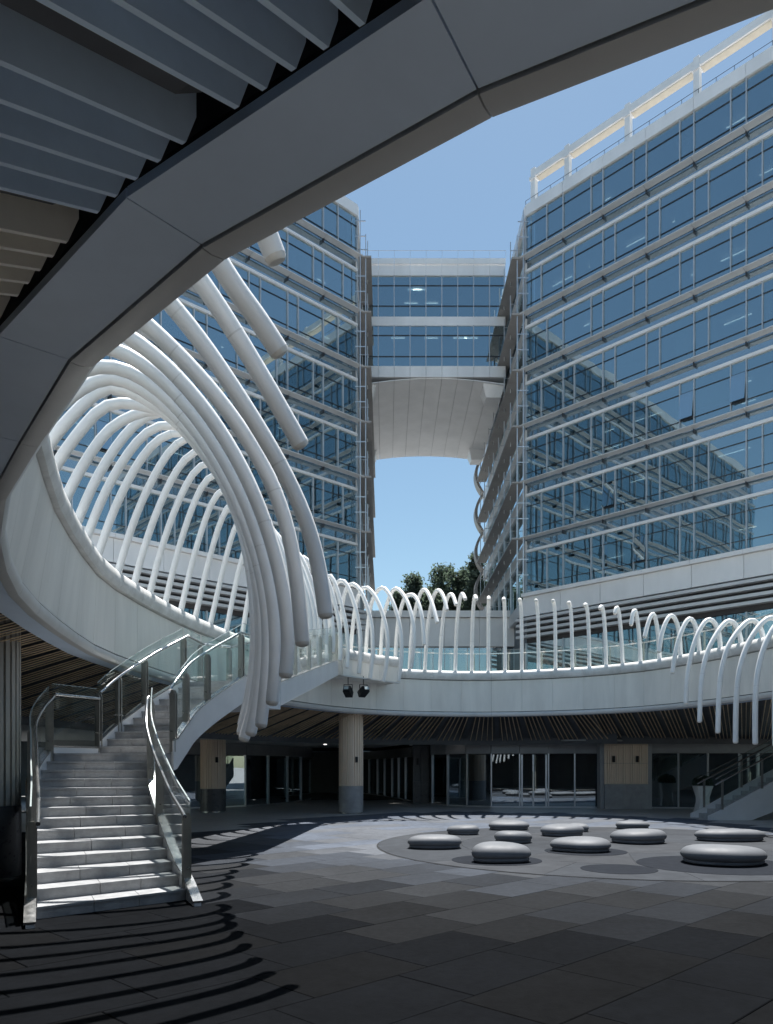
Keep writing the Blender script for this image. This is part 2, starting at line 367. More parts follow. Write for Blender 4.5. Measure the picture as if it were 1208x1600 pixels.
for k in range(0, q, 2):
    b = MB(); sweep(b, RL * k / q + .004, RL * (k + 2) / q - .004, [(.32, ZD + .004, 0), (.32, ZD + .03, 0), (8.98, ZD + .03, 0), (8.98, ZD + .004, 0)]); b.build("deck_paving", M["deck"], walk)
# slatted soffit falling outwards; groups of five slats between charcoal beams
def slat_dir(s):
    p, t, n = rframe(s)
    if s < 36.6: return n, 3.15, .31
    d = Vector((-.42, -.9075)); L = max(2.6, (30.55 - p.y) / .9075); return d, L, .86 / L
def slat_bar(b, s, o0, o1, w, h, zo0=ZS + .10, drop=.31, cut=.10):
    p, t, n = rframe(s); n, L_, drop = slat_dir(s)
    if o1 > 3: o1 = L_
    T = Vector((-n.y, n.x, 0)); rows = []
    for o, z0, z1 in ((o0, zo0 + h * .45, zo0 + h), (o0 + cut, zo0 - drop * cut, zo0 + h - drop * cut), (o1, zo0 - drop * (o1 - o0), zo0 + h - drop * (o1 - o0))):
        q_ = p - n * o; q_ = Vector((q_.x, q_.y, 0)); rows.append([q_ - T * w / 2 + Vector((0, 0, z0)), q_ + T * w / 2 + Vector((0, 0, z0)), q_ + T * w / 2 + Vector((0, 0, z1)), q_ - T * w / 2 + Vector((0, 0, z1))])
    v = rows[0] + rows[1] + rows[2]
    f = [(0, 1, 2, 3), (8, 11, 10, 9)]
    for r in (0, 4):
        for k in range(4): f.append((r + k, r + 4 + k, r + 4 + (k + 1) % 4, r + (k + 1) % 4))
    b.add(v, f)
sg = -4.2
while sg < 47.4:
    near = sg < 7; GRP = .64 if near else .82
    if sg > 36.6:
        _, t_, _n = rframe(sg); d_ = slat_dir(sg)[0]; GRP = .82 / max(.3, abs(t_.x * d_.y - t_.y * d_.x))
    for k in range(6):
        s = sg + k * GRP / 6
        outer = 3.15
        if 9.0 < s < 12.6: outer = 1.0            # stops short of the pillar on the left
        b = MB()
        if k == 5:
            slat_bar(b, s, .42, outer, .13 if near else .17, .10, zo0=ZS + .09 if near else ZS + .16); b.build("ceiling_beam", M["beam"], walk)
        elif near:
            slat_bar(b, s, .405, outer, .018, .20, zo0=ZS + .0, cut=.04); b.build("ceiling_slat", M["baffle"] if s < 2.15 or s > 3.6 else M["baffle2"], walk)
        else:
            flat = s < 22
            slat_bar(b, s, .41, outer, .03 if flat else .022, .012 if flat else .042, zo0=ZS + .07, cut=.05); b.build("ceiling_slat", M["slat"], walk)
    sg += GRP

# ------------------------------------------------------------------ white tubes rising from the coping and curling into the courtyard
canopy = thing("tube_canopy", "row of white bent tubes curling inward all along the walkway edge like ribs", "canopy", (3, 14, ZC))
PK = [
 (2.0, [(.1,5.2),(.25,5.38),(.5,5.42),(.75,5.2),(.9,4.95)]),
 (3.23,[(.1,5.2),(.3,5.42),(.6,5.45),(1.0,5.1),(1.25,4.66)]),
 (3.83,[(.1,5.2),(.3,5.45),(.65,5.42),(1.19,4.81),(1.39,4.63),(1.56,4.45)]),
 (4.43,[(.15,5.2),(.35,5.5),(.75,5.55),(1.15,5.25),(1.47,4.91),(1.78,4.54),(2.07,4.16)]),
 (5.03,[(.2,5.2),(.4,5.55),(.85,5.55),(1.39,5.15),(1.69,4.81),(2.11,4.33),(2.41,3.88),(2.56,3.45),(2.62,3.0)]),
 (5.63,[(.25,5.2),(.5,5.55),(.9,5.5),(1.28,5.25),(1.63,5.02),(2.03,4.62),(2.39,4.12),(2.54,3.51),(2.59,2.79)]),
 (6.23,[(.3,5.2),(.55,5.5),(.95,5.57),(1.37,5.37),(1.81,5.0),(2.29,4.37),(2.57,3.49),(2.64,2.88),(2.59,2.55)]),
 (7.43,[(.35,5.2),(.6,5.5),(1.0,5.78),(1.35,5.7),(1.75,5.45),(2.25,4.85),(2.65,3.9),(2.75,3.05),(2.62,2.12)]),
 (8.63,[(.39,5.2),(.54,5.45),(.74,5.71),(.93,5.93),(1.12,6.03),(1.38,5.98),(1.7,5.82),(1.99,5.55),(2.33,5.14),(2.6,4.59),(2.75,3.98),(2.81,3.21),(2.75,2.5),(2.61,2.0)]),
 (11.53,[(.23,5.2),(.52,5.93),(.93,6.62),(1.32,6.98),(1.75,6.95),(2.25,6.4),(2.65,5.4),(2.85,4.3),(2.85,3.2),(2.7,2.4)]),
 (14.58,[(.04,5.2),(.34,6.19),(.77,7.14),(1.18,7.7),(1.65,7.8),(2.2,7.1),(2.65,5.9),(2.88,4.6),(2.9,3.6),(2.8,3.1)]),
 (17.16,[(0,5.2),(.31,6.43),(.68,7.48),(1.0,8.0),(1.45,8.05),(1.95,7.4),(2.4,6.2),(2.62,5.0),(2.62,4.1),(2.55,3.7)]),
 (19.42,[(.08,5.2),(.39,6.42),(.68,7.45),(.98,7.95),(1.4,7.95),(1.85,7.3),(2.2,6.2),(2.32,5.2),(2.3,4.6),(2.25,4.2)]),
 (21.35,[(.08,5.2),(.3,6.45),(.58,7.4),(.88,7.9),(1.25,7.85),(1.65,7.2),(1.98,6.3),(2.08,5.7),(2.08,5.25)]),
 (23.65,[(.05,5.2),(.2,6.5),(.42,7.4),(.7,7.9),(1.0,7.85),(1.3,7.2),(1.55,6.3),(1.62,5.7),(1.6,5.3)]),
 (25.7,[(0,5.2),(.08,6.4),(.25,7.4),(.57,7.92),(.83,7.55),(1.08,6.8),(1.25,6.1),(1.3,5.5),(1.27,4.87)]),
 (27.05,[(0,5.2),(.08,6.5),(.24,7.5),(.53,7.87),(.9,7.65),(1.2,7.1),(1.45,6.28),(1.47,5.37),(1.36,4.6)]),
 (27.65,[(0,5.2),(.12,6.5),(.35,7.5),(.73,7.85),(1.17,7.45),(1.51,6.81),(1.73,6.05),(1.7,5.22),(1.54,4.55)]),
 (28.35,[(0,5.2),(.14,6.6),(.36,7.45),(.75,7.86),(1.13,7.8),(1.55,7.2),(1.85,6.45),(1.95,5.7),(1.9,5.1),(1.78,4.6)]),
 (29.0,[(0,5.2),(.14,6.67),(.37,7.32),(.77,7.83),(1.08,7.9),(1.55,7.55),(1.92,7.0),(2.13,6.36),(2.12,5.71),(1.96,5.06)]),
 (30.18,[(0,5.2),(.19,6.56),(.44,7.21),(.86,7.78),(1.27,7.93),(1.67,7.65),(2.05,7.1),(2.32,6.58)]),
 (30.78,[(0,5.2),(.2,6.5),(.45,7.2),(.8,7.75),(1.28,7.95),(1.79,7.62),(2.1,7.07)]),
 (31.94,[(0,5.2),(.12,6.3),(.35,7.2),(.75,7.78),(1.15,7.9),(1.55,7.6)]),
 (33.5,[(0,5.2),(.06,6.3),(.2,7.2),(.45,7.7),(.75,7.82),(.95,7.7)]),
 (35.4,[(0,5.2),(.04,6.2),(.1,7.0),(.2,7.45),(.35,7.66),(.5,7.66)]),
 (37.0,[(0,5.2),(.05,6.2),(.14,6.9),(.25,7.25),(.38,7.38),(.48,7.3)]),
 (37.99,[(0,5.2),(.06,5.9),(.14,6.45),(.24,6.95),(.36,7.15),(.46,7.08),(.52,6.93)]),
 (38.66,[(0,5.2),(.05,5.9),(.15,6.51),(.28,6.93),(.42,6.9),(.54,6.45)]),
 (39.42,[(0,5.2),(.1,6.2),(.3,6.76),(.53,6.44),(.7,5.94)]),
 (40.29,[(0,5.2),(.08,6.11),(.4,6.55),(.75,6.02),(.9,5.32)]),
 (41.09,[(0,5.2),(.11,5.97),(.41,6.31),(.77,5.71),(.96,5.05),(1.04,4.57)]),
 (41.97,[(0,5.2),(.09,5.82),(.45,6.12),(.86,5.57),(1.11,4.8),(1.22,4.09),(1.24,3.56)]),
 (42.84,[(0,5.2),(.12,5.67),(.46,5.92),(.93,5.35),(1.21,4.77),(1.35,4.0),(1.39,2.97)]),
 (43.75,[(0,5.2),(.09,5.51),(.42,5.78),(1.02,5.13),(1.23,4.58),(1.36,3.88),(1.4,2.63)]),
 (44.66,[(0,5.2),(.1,5.45),(.44,5.66),(.81,5.35),(1.17,4.76),(1.40,3.82),(1.43,2.34)]),
 (46.5,[(0,5.2),(.1,5.45),(.46,5.62),(.85,5.3),(1.2,4.7),(1.42,3.7),(1.42,2.2)]),
]
NS = 34
def resample(pts, it=45):
    P = [Vector(p) for p in pts]; P = [P[0] * 2 - P[1]] + P + [P[-1] * 2 - P[-2]]; fine = []
    for i in range(1, len(P) - 2):
        a, b_, c, d = P[i - 1:i + 3]
        for k in range(16):
            t = k / 16; fine.append(.5 * (2 * b_ + (c - a) * t + (2 * a - 5 * b_ + 4 * c - d) * t * t + (3 * b_ - a - 3 * c + d) * t ** 3))
    fine.append(P[-2])
    for _ in range(it):
        fine = [fine[0]] + [(fine[i - 1] + 2 * fine[i] + fine[i + 1]) / 4 for i in range(1, len(fine) - 1)] + [fine[-1]]
    L = [0]
    for i in range(1, len(fine)): L.append(L[-1] + (fine[i] - fine[i - 1]).length)
    out = []; j = 0
    for k in range(NS):
        x = L[-1] * k / (NS - 1)
        while j < len(L) - 2 and L[j + 1] < x: j += 1
        w = (x - L[j]) / max(1e-9, L[j + 1] - L[j]); out.append(fine[j].lerp(fine[j + 1], min(1, w)))
    return out
PKR = [(s, resample(p, 260 if 4 < s < 8 else 45)) for s, p in PK]
def profile(s):
    if s <= PKR[0][0]: return PKR[0][1]
    for (a, pa), (b_, pb) in zip(PKR, PKR[1:]):
        if s <= b_:
            k = (s - a) / (b_ - a); return [x.lerp(y, k) for x, y in zip(pa, pb)]
    return PKR[-1][1]
TS = [2.03, 2.63] + [3.23 + .6 * k for k in range(9)] + [8.63, 9.4, 10.5, 11.5, 12.35, 13.3, 14.5, 15.35, 16.2, 17.1, 17.9, 18.65, 19.45, 20.4, 21.35, 22.15, 22.9, 23.65, 24.35, 25.05, 25.7, 26.4, 27.05, 27.65, 28.35, 29.0, 29.6, 30.18, 30.78, 31.36, 31.94]
TS += [31.94 + .605 * k for k in range(1, 11)] + [38.66, 39.42, 40.29, 41.09, 41.97, 42.84, 43.75, 44.66, 45.55, 46.45, 47.35]
for s in TS:
    p, t, n = rframe(s); pr_ = profile(s); pts = []
    yaw = random.uniform(-.012, .012); dr = random.uniform(-.012, .012)
    for i, q_ in enumerate(pr_):
        m_ = q_.x - .12; side = yaw * i / NS
        w = p + n * m_ + t * side; pts.append((w.x, w.y, q_.y + dr * i / NS))
    b = MB(); b.tube(pts, .068, 12); o = b.build("tube", M["tube"], canopy, 'auto')
    for f_ in (.34, .67):
        k_ = int(NS * f_); c_ = Vector(pts[k_]); d_ = (Vector(pts[k_ + 1]) - c_).normalized(); b = MB(); b.tube([c_ - d_ * .006, c_ + d_ * .006], .0692, 12); b.build("joint_ring", M["seam"], o, 'auto')
    e0, e1 = Vector(pts[-2]), Vector(pts[-1]); dd = (e1 - e0).normalized()
    b = MB(); b.tube([e1 - dd * .004, e1 + dd * .012], .0655, 12, dome=.03); b.build("tube_end", M["tubecap"], o, 'auto')

# ------------------------------------------------------------------ glass balustrade behind the tubes
rail = thing("glass_balustrade", "clear glass guard with slim top rail standing behind the white tubes on the far walkway", "railing", (3, 28, ZD))
for k in range(20):
    a = 23.4 + k * 1.16; e = a + 1.14
    b = MB(); sweep(b, a, e, [(.55, ZD + .05, 0), (.55, ZC + .86, 0), (.565, ZC + .86, 0), (.565, ZD + .05, 0)]); b.build("glass_pane", M["grail"], rail)
    b = MB(); sweep(b, a, a + 1.16, [(.53, ZC + .70, 0), (.53, ZC + .74, 0), (.50, ZC + .74, 0), (.50, ZC + .70, 0)]); b.build("top_rail", M["steel"], rail)
    b = MB(); sweep(b, a - .02, a + .02, [(.57, ZD, 0), (.57, ZC + .75, 0), (.62, ZC + .75, 0), (.62, ZD, 0)]); b.build("post", M["steel2"], rail)

# ------------------------------------------------------------------ office towers
CYC, WH = 3.618, 2.66                 # storey height, window height
PANES = {}
def pane_mesh(w, h, mm, th=.024):
    k = (round(w, 3), round(h, 3), mm, th)
    if k not in PANES:
        b = MB(); b.span(-w / 2, w / 2, -th / 2, th / 2, -h / 2, h / 2); PANES[k] = b.mesh("glass_pane", M[mm])
    return PANES[k]
def basis(X, O):
    X = Vector((X[0], X[1], 0)).normalized(); Z = Vector((0, 0, 1)); Y = Z.cross(X)
    m = Matrix((X, Y, Z)).transposed().to_4x4(); m.translation = Vector(O); return m
def tower(root, O, ux, out, rows, z0, tvis, tend, sidelen, sgn, frame_posts=True, openvents=()):
    O = Vector((O[0], O[1], 0)); ux = Vector((ux[0], ux[1], 0)).normalized(); out = Vector((out[0], out[1], 0)).normalized()
    back = Vector((0, 1, 0)); bay = 2.768
    def P(t, d, z): return O + ux * t + out * d + Vector((0, 0, z))
    def bx(b, t0, t1, d0, d1, za, zb): b.box(P((t0 + t1) / 2, (d0 + d1) / 2, (za + zb) / 2), (abs(t1 - t0), abs(d1 - d0), abs(zb - za)), ux, out)
    ext = MB()                        # the stretch beyond the picture's edge, seen only in reflections
    tb = [2.83 + bay * k for k in range(-1, 40)]; tb[0] = .0
    tb = [t for t in tb if t < tend] + [tend]
    for r in range(rows):
        zt = z0 - r * CYC; zb = zt - WH
        for i in range(len(tb) - 1):
            a, e = tb[i], tb[i + 1]; vis = a < tvis
            mid = a + (1.2 if r % 2 else 1.62) if i == 0 else (a + .8 if r % 2 else e - .8)
            if e - a < 1.8: mid = None
            cuts = [a, mid, e] if mid else [a, e]
            for c0, c1 in zip(cuts, cuts[1:]):
                narrow = (c1 - c0) < 1.0
                m = basis(ux, P((c0 + c1) / 2, -.05, (zt + zb) / 2))
                m = m @ Matrix.Rotation(random.gauss(0, .0022), 4, 'Z') @ Matrix.Rotation(random.gauss(0, .0018), 4, 'X')
                if vis:
                    win = inst("window", pane_mesh(c1 - c0 - .03, WH - .02, "gtower"), root, m)
                    if not narrow and random.random() < .13:
                        hb = random.uniform(.5, 1.7); b = MB(); bx(b, c0 + .06, c1 - .06, -.24, -.225, zt - hb, zt - .02); b.build("roller_blind", M["blind"], win)
                    if narrow and (r, i) in openvents:      # awning vent pushed open at the bottom
                        vm = basis(ux, P((c0 + c1) / 2, .02, zt - .66)) @ Matrix.Rotation(R(-8) * (-1 if ux.cross(Vector((0,0,1))).dot(out) < 0 else 1), 4, 'X') @ Matrix.Translation((0, 0, -.72))
                        inst("open_vent", pane_mesh(c1 - c0 - .06, 1.44, "gtower2", .05), win, vm)
                        b = MB(); bx(b, c0 + .05, c1 - .05, -.03, .0, zt - 2.12, zt - .66); b.build("vent_opening", M["tdark"], win)
                else:
                    ext.cur = 0; me = pane_mesh(c1 - c0 - .03, WH - .02, "gtower"); ext.add([m @ v.co for v in me.vertices], [tuple(p.vertices) for p in me.polygons])
                b = MB() if vis else ext; ext.cur = 1
                bx(b, c0 - .023, c0 + .023, -.14, .06, zb, zt)
                if vis: b.build("mullion", M["mull"], root)
        # continuous members of the storey: two transoms, sunshade fin by bays, recessed spandrel, head strip
        for (ta, te, visible) in ((0, tvis, True), (tvis, tend, False)):
            if te <= ta: continue
            for zz in (zt - .63, zb + .55):
                b = MB() if visible else ext; ext.cur = 2; bx(b, ta, te, -.03, .012, zz - .015, zz + .015)
                if visible: b.build("transom", M["tdark"], root)
            if r < rows - 1:
                b = MB() if visible else ext; ext.cur = 3; bx(b, ta, te, -.20, -.13, zb - .80, zb)
                if visible: b.build("spandrel", M["spand"], root)
                b = MB() if visible else ext; ext.cur = 1; bx(b, ta - (.0 if ta else 0), te, -.16, .09, zb - .96, zb - .80)
                if visible: b.build("head_strip", M["wpan"], root)
        if r < rows - 1:
            fb = [-.85] + tb[1:]
            for a, e in zip(fb, fb[1:]):
                vis = a < tvis; b = MB() if vis else ext; ext.cur = 4
                A = [P(a + .012, .02, zb - .11), P(e - .012, .02, zb - .11), P(e - .012, .46, zb - .07), P(a + .012, .46, zb - .07), P(a + .012, .02, zb - .015), P(e - .012, .02, zb - .015), P(e - .012, .46, zb - .02), P(a + .012, .46, zb - .02)]
                b.hexa(A)
                if vis: b.build("sunshade_fin", M["fin"], root)
                if vis and a > 0:
                    b = MB(); bx(b, a - .022, a + .022, -.15, .10, zb - .34, zb - .115); b.build("fin_bracket", M["tdark"], root)
        # room behind: slab, lights, columns
        b = MB() if True else ext
        bx(b, .4, tend, -9, -.22, zb - .94, zb - .04); b.build("floor_slab", M["inslab"], root)
        for k in range(int(tvis / 2.768) + 1):
            for dd in (2.2, 4.6):
                if random.random() < .4:
                    c = k * 2.768 + 1.2 + random.uniform(-.6, .6); b = MB(); hw = random.uniform(.35, .9); bx(b, c - hw, c + hw, -dd - .025, -dd + .025, zt - .16, zt - .13); b.build("strip_light", M["light"], root)
    ztop = z0; zbot = z0 - (rows - 1) * CYC - WH
    for k in range(int(tvis / 5.536) + 1):
        c = P(k * 5.536 + 4.2, -1.6, 0); b = MB(); b.lathe([(.42, zbot), (.42, ztop)], c, 20); b.build("column", M["incol"], root, 'auto')
    b = MB(); bx(b, .4, tend, -9.3, -9, 0, ztop); bx(b, .4, .55, -9, -.4, 0, ztop); b.build("core_wall", M["inwall"], root)
    # parapet panels
    for a, e in zip(tb, tb[1:]):
        vis = a < tvis; b = MB() if vis else ext; ext.cur = 5; bx(b, a + .01, e - .01, -.3, .10, ztop + .03, ztop + .74)
        if vis: b.build("parapet_panel", M["wpan"], root)
    b = MB(); bx(b, 0, tend, -9.3, -.35, ztop + .05, ztop + .5); b.build("roof", M["deck"], root)
    if frame_posts:
        ps = [.46, 3.0, 7.1, 11.2, 15.3, 19.4, 23.5]
        for k, t in enumerate(ps):
            b = MB(); bx(b, t - .16, t + .16, -.42, -.1, ztop + .74, ztop + 3.0); bx(b, t - .22, t + .22, -.5, -.02, ztop + 2.25, ztop + 2.45); b.build("frame_post", M["wpan"], root)
        for a, e in zip(ps, ps[1:]):
            b = MB(); bx(b, a + .17, e - .17, -.20, -.1, ztop + 2.40, ztop + 2.62); b.build("frame_beam", M["wpan"], root)
            b = MB(); bx(b, a + .17, e - .17, -.22, -.12, ztop + 2.645, ztop + 2.86); b.build("frame_beam", M["wpan"], root)
            b = MB(); bx(b, a + .17, e - .17, -.66, -.21, ztop + 2.34, ztop + 2.39); b.build("frame_underside", M["beige"], root)
            b = MB(); bx(b, a + .17, e - .17, -.66, -.58, ztop + 2.40, ztop + 2.8); b.build("frame_beam", M["wpan"], root)
        for k in range(22):
            b = MB(); bx(b, k * .95 - .01, k * .95 + .01, .02, .04, ztop + .74, ztop + 1.05); b.build("cable_stanchion", M["black"], root)
        b = MB(); bx(b, 0, 21, .02, .036, ztop + 1.03, ztop + 1.05); b.build("cable", M["black"], root)
    # base: pale cladding band, louvres, lower glazing
    zc = zbot - .06
    for a, e in zip(tb, tb[1:]):
        vis = a < tvis; b = MB() if vis else ext; ext.cur = 5; bx(b, a + .012, e - .012, -.2, .34, zc - 1.45, zc - .24)
        if vis: b.build("cladding_panel", M["wpan"], root)
        b = MB() if vis else ext; ext.cur = 5; bx(b, a + .008, e - .008, -.2, .55, zc - .22, zc)
        if vis: b.build("ledge", M["wpan"], root)
    for k in range(4):
        zz = zc - 1.62 - k * .37
        for (ta, te, visible) in ((-.5, tvis, True), (tvis, tend, False)):
            b = MB() if visible else ext; ext.cur = 4; bx(b, ta, te, .0, .42, zz - .11, zz + .06)
            if visible: b.build("louvre_blade", M["fin"], root)
    b = MB(); bx(b, 0, tend, -.3, -.1, zc - 3.1, zc - 1.46); b.build("louvre_backing", M["dark"], root)
    for r in range(2):
        za = zc - 3.1 - r * 3.3
        for a, e in zip(tb, tb[1:]):
            vis = a < tvis; m = basis(ux, P((a + e) / 2, -.05, za - 1.6)) @ Matrix.Rotation(random.gauss(0, .003), 4, 'Z')
            if vis:
                inst("window", pane_mesh(e - a - .05, 3.1, "gtower"), root, m)
                b = MB(); bx(b, a - .035, a + .035, -.12, .05, za - 3.2, za - .02); b.build("mullion", M["mull"], root)
            else:
                ext.cur = 0; me = pane_mesh(e - a - .05, 3.1, "gtower"); ext.add([m @ v.co for v in me.vertices], [tuple(p.vertices) for p in me.polygons])
        b = MB(); bx(b, 0, tend, -7, -.1, za - 3.3, za - 3.2); b.build("floor_slab", M["inslab"], root)
    ext.build("facade_continuation", [M["gtower"], M["mull"], M["tdark"], M["spand"], M["fin"], M["wpan"]], root, kind="stuff")
    # return wall running straight back beside the gap
    sx = O.x; D = sidelen
    def sb(b, d0, d1, y0, y1, za, zb): b.span(min(sx - sgn * d0, sx - sgn * d1), max(sx - sgn * d0, sx - sgn * d1), y0, y1, za, zb)
    Y0 = O.y + .3; nb = int(D / 2.768)
    for r in range(rows):
        zt = z0 - r * CYC; zb = zt - WH
        for k in range(nb):
            ya = Y0 + .9 + k * 2.768
            me = pane_mesh(2.72, WH + .3, "gtower"); inst("window", me, root, Matrix.Translation((sx - sgn * -.15, ya + 1.38, (zt + zb) / 2)) @ Matrix.Rotation(R(90) + random.gauss(0, .003), 4, 'Z'))
            b = MB(); sb(b, -.2, -.05, ya - .03, ya + .03, zb - .1, zt + .1); b.build("mullion", M["mull"], root)
            b = MB(); sb(b, .62, .68, ya - .03 + 1.0, ya + .03 + 1.0, zb - .4, zt - .1); sb(b, -.1, .65, ya + .98, ya + 1.02, zt - .7, zt - .66); b.build("screen_post", M["alu"], root)
        b = MB(); sb(b, -.3, -.02, Y0, Y0 + D, zb - .96, zb - .1); b.build("spandrel", M["wpan"], root)
        if r < rows - 1:
            for k in range(nb):
                ya = Y0 - .5 + k * 2.768; b = MB(); sb(b, .1, .95, ya, ya + 2.75, zb - .14, zb - .03); b.build("sunshade_fin", M["brown"], root)
    b = MB(); sb(b, -.6, -.4, Y0 + .2, Y0 + D, 0, ztop); b.build("core_wall", M["inwall"], root)
    b = MB(); sb(b, -.3, .1, Y0 - .2, Y0 + D, ztop + .03, ztop + .74); b.build("parapet_panel", M["wpan"], root)
    b = MB(); sb(b, .2, .26, O.y - .35, O.y - .29, zbot, ztop + .2); sb(b, .55, .61, O.y - .1, O.y - .04, zbot, ztop - 1.2); b.build("corner_post", M["alu"], root)
    for r in range(rows):
        zt = z0 - r * CYC
        for zz in (zt - .5, zt - 1.5): b = MB(); sb(b, -.1, .58, O.y - .34, O.y - .30, zz - .03, zz + .03); b.build("corner_bracket", M["alu"], root)
    b = MB()                           # wavy end screen at the far end
    nwave = rows * 16; ye = Y0 + D
    for k in range(nwave):
        za, zb2 = z0 - WH - k * CYC / 16, z0 - WH - (k + 1) * CYC / 16
        f = lambda z: .75 * abs(math.sin(math.pi * (z0 - WH - z) / CYC)) ** .8
        xa, xb = f(za), f(zb2)
        if za < 8: break
        b.hexa([(sx - sgn * (xb - .25), ye, zb2), (sx - sgn * xb, ye, zb2), (sx - sgn * xb, ye + 1.2, zb2), (sx - sgn * (xb - .25), ye + 1.2, zb2),
                (sx - sgn * (xa - .25), ye, za), (sx - sgn * xa, ye, za), (sx - sgn * xa, ye + 1.2, za), (sx - sgn * (xa - .25), ye + 1.2, za)])
    b.build("wavy_end_screen", M["brown"], root)

ZT0 = EYE + (1200 - 339.6) / 1208 * 50
tr = thing("office_tower", "blue glass office tower with roof frame filling the right side of the picture", "building", (12, 48, 0))
tower(tr, (9.02, 50.0), (.688, -.725), (-.725, -.688), 7, ZT0, 17.4, 46, 22, 1, True, {(4, 3), (4, 4), (4, 5), (5, 2), (6, 2)})
tl = thing("office_tower", "blue glass office tower behind the big white tubes on the left", "building", (-8, 46, 0))
tower(tl, (-1.95, 51.0), (-.731, -.682), (.682, -.731), 7, ZT0 + .75, 24.8, 52, 20, -1, False, {(4, 5), (5, 6), (4, 7)})

# ------------------------------------------------------------------ bridge between the towers
br = thing("sky_bridge", "two storey glazed bridge with pale vaulted underside linking the two towers", "bridge", (3.6, 56, 30))
bx0, bx1, by0, by1 = -1.75, 8.62, 56.0, 70.0
zv = lambda v, y=56.0: EYE + (1200 - v) / 1208 * y
def band(nm, v0, v1, y, mm, n, th=.2):
    w = (bx1 - bx0) / n
    for k in range(n):
        b = MB(); b.span(bx0 + k * w + .01, bx0 + (k + 1) * w - .01, y, y + th, zv(v1), zv(v0)); b.build(nm, M[mm], br)
band("parapet_panel", 405, 413.5, by0 - .12, "wpan", 9); band("parapet_panel", 414.2, 430, by0, "wpan", 9); band("sill_panel", 573, 590, by0 - .1, "wpan", 9)
b = MB(); b.span(bx0, bx1, by0 + .03, by0 + .2, zv(590), zv(405)- .1); b.build("floor_slab", M["inslab"], br) if False else None
pw = (bx1 - bx0) / 9
for fz0, fz1 in ((430, 494), (508, 573)):
    for k in range(9):
        xa = bx0 + k * pw
        m = Matrix.Translation((xa + pw / 2, by0 + .12, (zv(fz0) + zv(fz1)) / 2)) @ Matrix.Rotation(random.gauss(0, .002), 4, 'X') @ Matrix.Rotation(random.gauss(0, .002), 4, 'Z')
        inst("window", pane_mesh(pw - .04, zv(fz0) - zv(fz1) - .03, "gtower"), br, m)
        b = MB(); b.span(xa - .03, xa + .03, by0 + .02, by0 + .2, zv(fz1), zv(fz0)); b.build("mullion", M["mull"], br)
    for vv in (fz0 + 15, fz1 - 17):
        b = MB(); b.span(bx0, bx1, by0 + .07, by0 + .1, zv(vv) - .03, zv(vv) + .03); b.build("transom", M["tdark"], br)
    for k in range(4):
        x = random.uniform(bx0 + .8, bx1 - .8); b = MB(); yl = by0 + random.choice((1.5, 3.2)); b.span(x - .5, x + .5, yl, yl + .08, zv(fz0) - .1, zv(fz0) - .06); b.build("strip_light", M["light"], br)
b = MB(); b.span(bx0, bx1, by0 + .05, by0 + .14, zv(508), zv(494)); b.build("spandrel", M["wpan"], br)
b = MB(); b.span(bx0, bx1, by0 + .3, by1, zv(508), zv(494)); b.span(bx0, bx1, by0 + .3, by1, zv(586), zv(573)); b.span(bx0, bx1, by0 + .3, by1, zv(430), zv(416)); b.build("floor_slab", M["inslab"], br)
b = MB(); b.span(bx0, bx1, by1 - 5.2, by1 - 5, zv(573), zv(430)); b.build("back_wall", M["inwall"], br)
b = MB(); b.span(bx0, bx1, by0 - .1, by0 - .08, zv(405) + .55, zv(405) + .58)
for k in range(10): b.span(bx0 + k * pw, bx0 + k * pw + .02, by0 - .1, by0 - .08, zv(405), zv(405) + .57)
b.build("roof_guard", M["mull"], br)
zso = zv(590)
vault = lambda x: zso - .45 * ((x - (bx0 + bx1) / 2) / ((bx1 - bx0) / 2)) ** 2
for k in range(9):
    b = MB(); xa, xb = bx0 + k * pw + .012, bx0 + (k + 1) * pw - .012; sub = 4
    for q in range(sub):
        x0, x1 = xa + (xb - xa) * q / sub, xa + (xb - xa) * (q + 1) / sub
        b.hexa([(x0, by0 + .05, vault(x0) - .06), (x1, by0 + .05, vault(x1) - .06), (x1, by1, vault(x1) - .06), (x0, by1, vault(x0) - .06), (x0, by0 + .05, vault(x0)), (x1, by0 + .05, vault(x1)), (x1, by1, vault(x1)), (x0, by1, vault(x0))])
    b.build("soffit_panel", M["wpan"], br)
b = MB(); b.span(bx0, bx1, by0 + .02, by1 - .02, zso + .02, zso + .4); b.build("deck_core", M["inslab"], br)
for x0, x1, y in ((bx0, bx0 + 1.0, by0 + .2), (bx1 - 1.6, bx1, by0 + .2), (bx0, bx0 + .9, by1 - 2.2), (bx1 - 1.4, bx1, by1 - 2.4)):
    b = MB(); b.hexa([(x0 + .25, y + .4, zso - 1.15), (x1 - .25, y + .4, zso - 1.15), (x1 - .25, y + 1.6, zso - 1.15), (x0 + .25, y + 1.6, zso - 1.15), (x0, y, zso - .3), (x1, y, zso - .3), (x1, y + 2, zso - .3), (x0, y + 2, zso - .3)])
    b.build("bearing_block", M["wpan"], br)

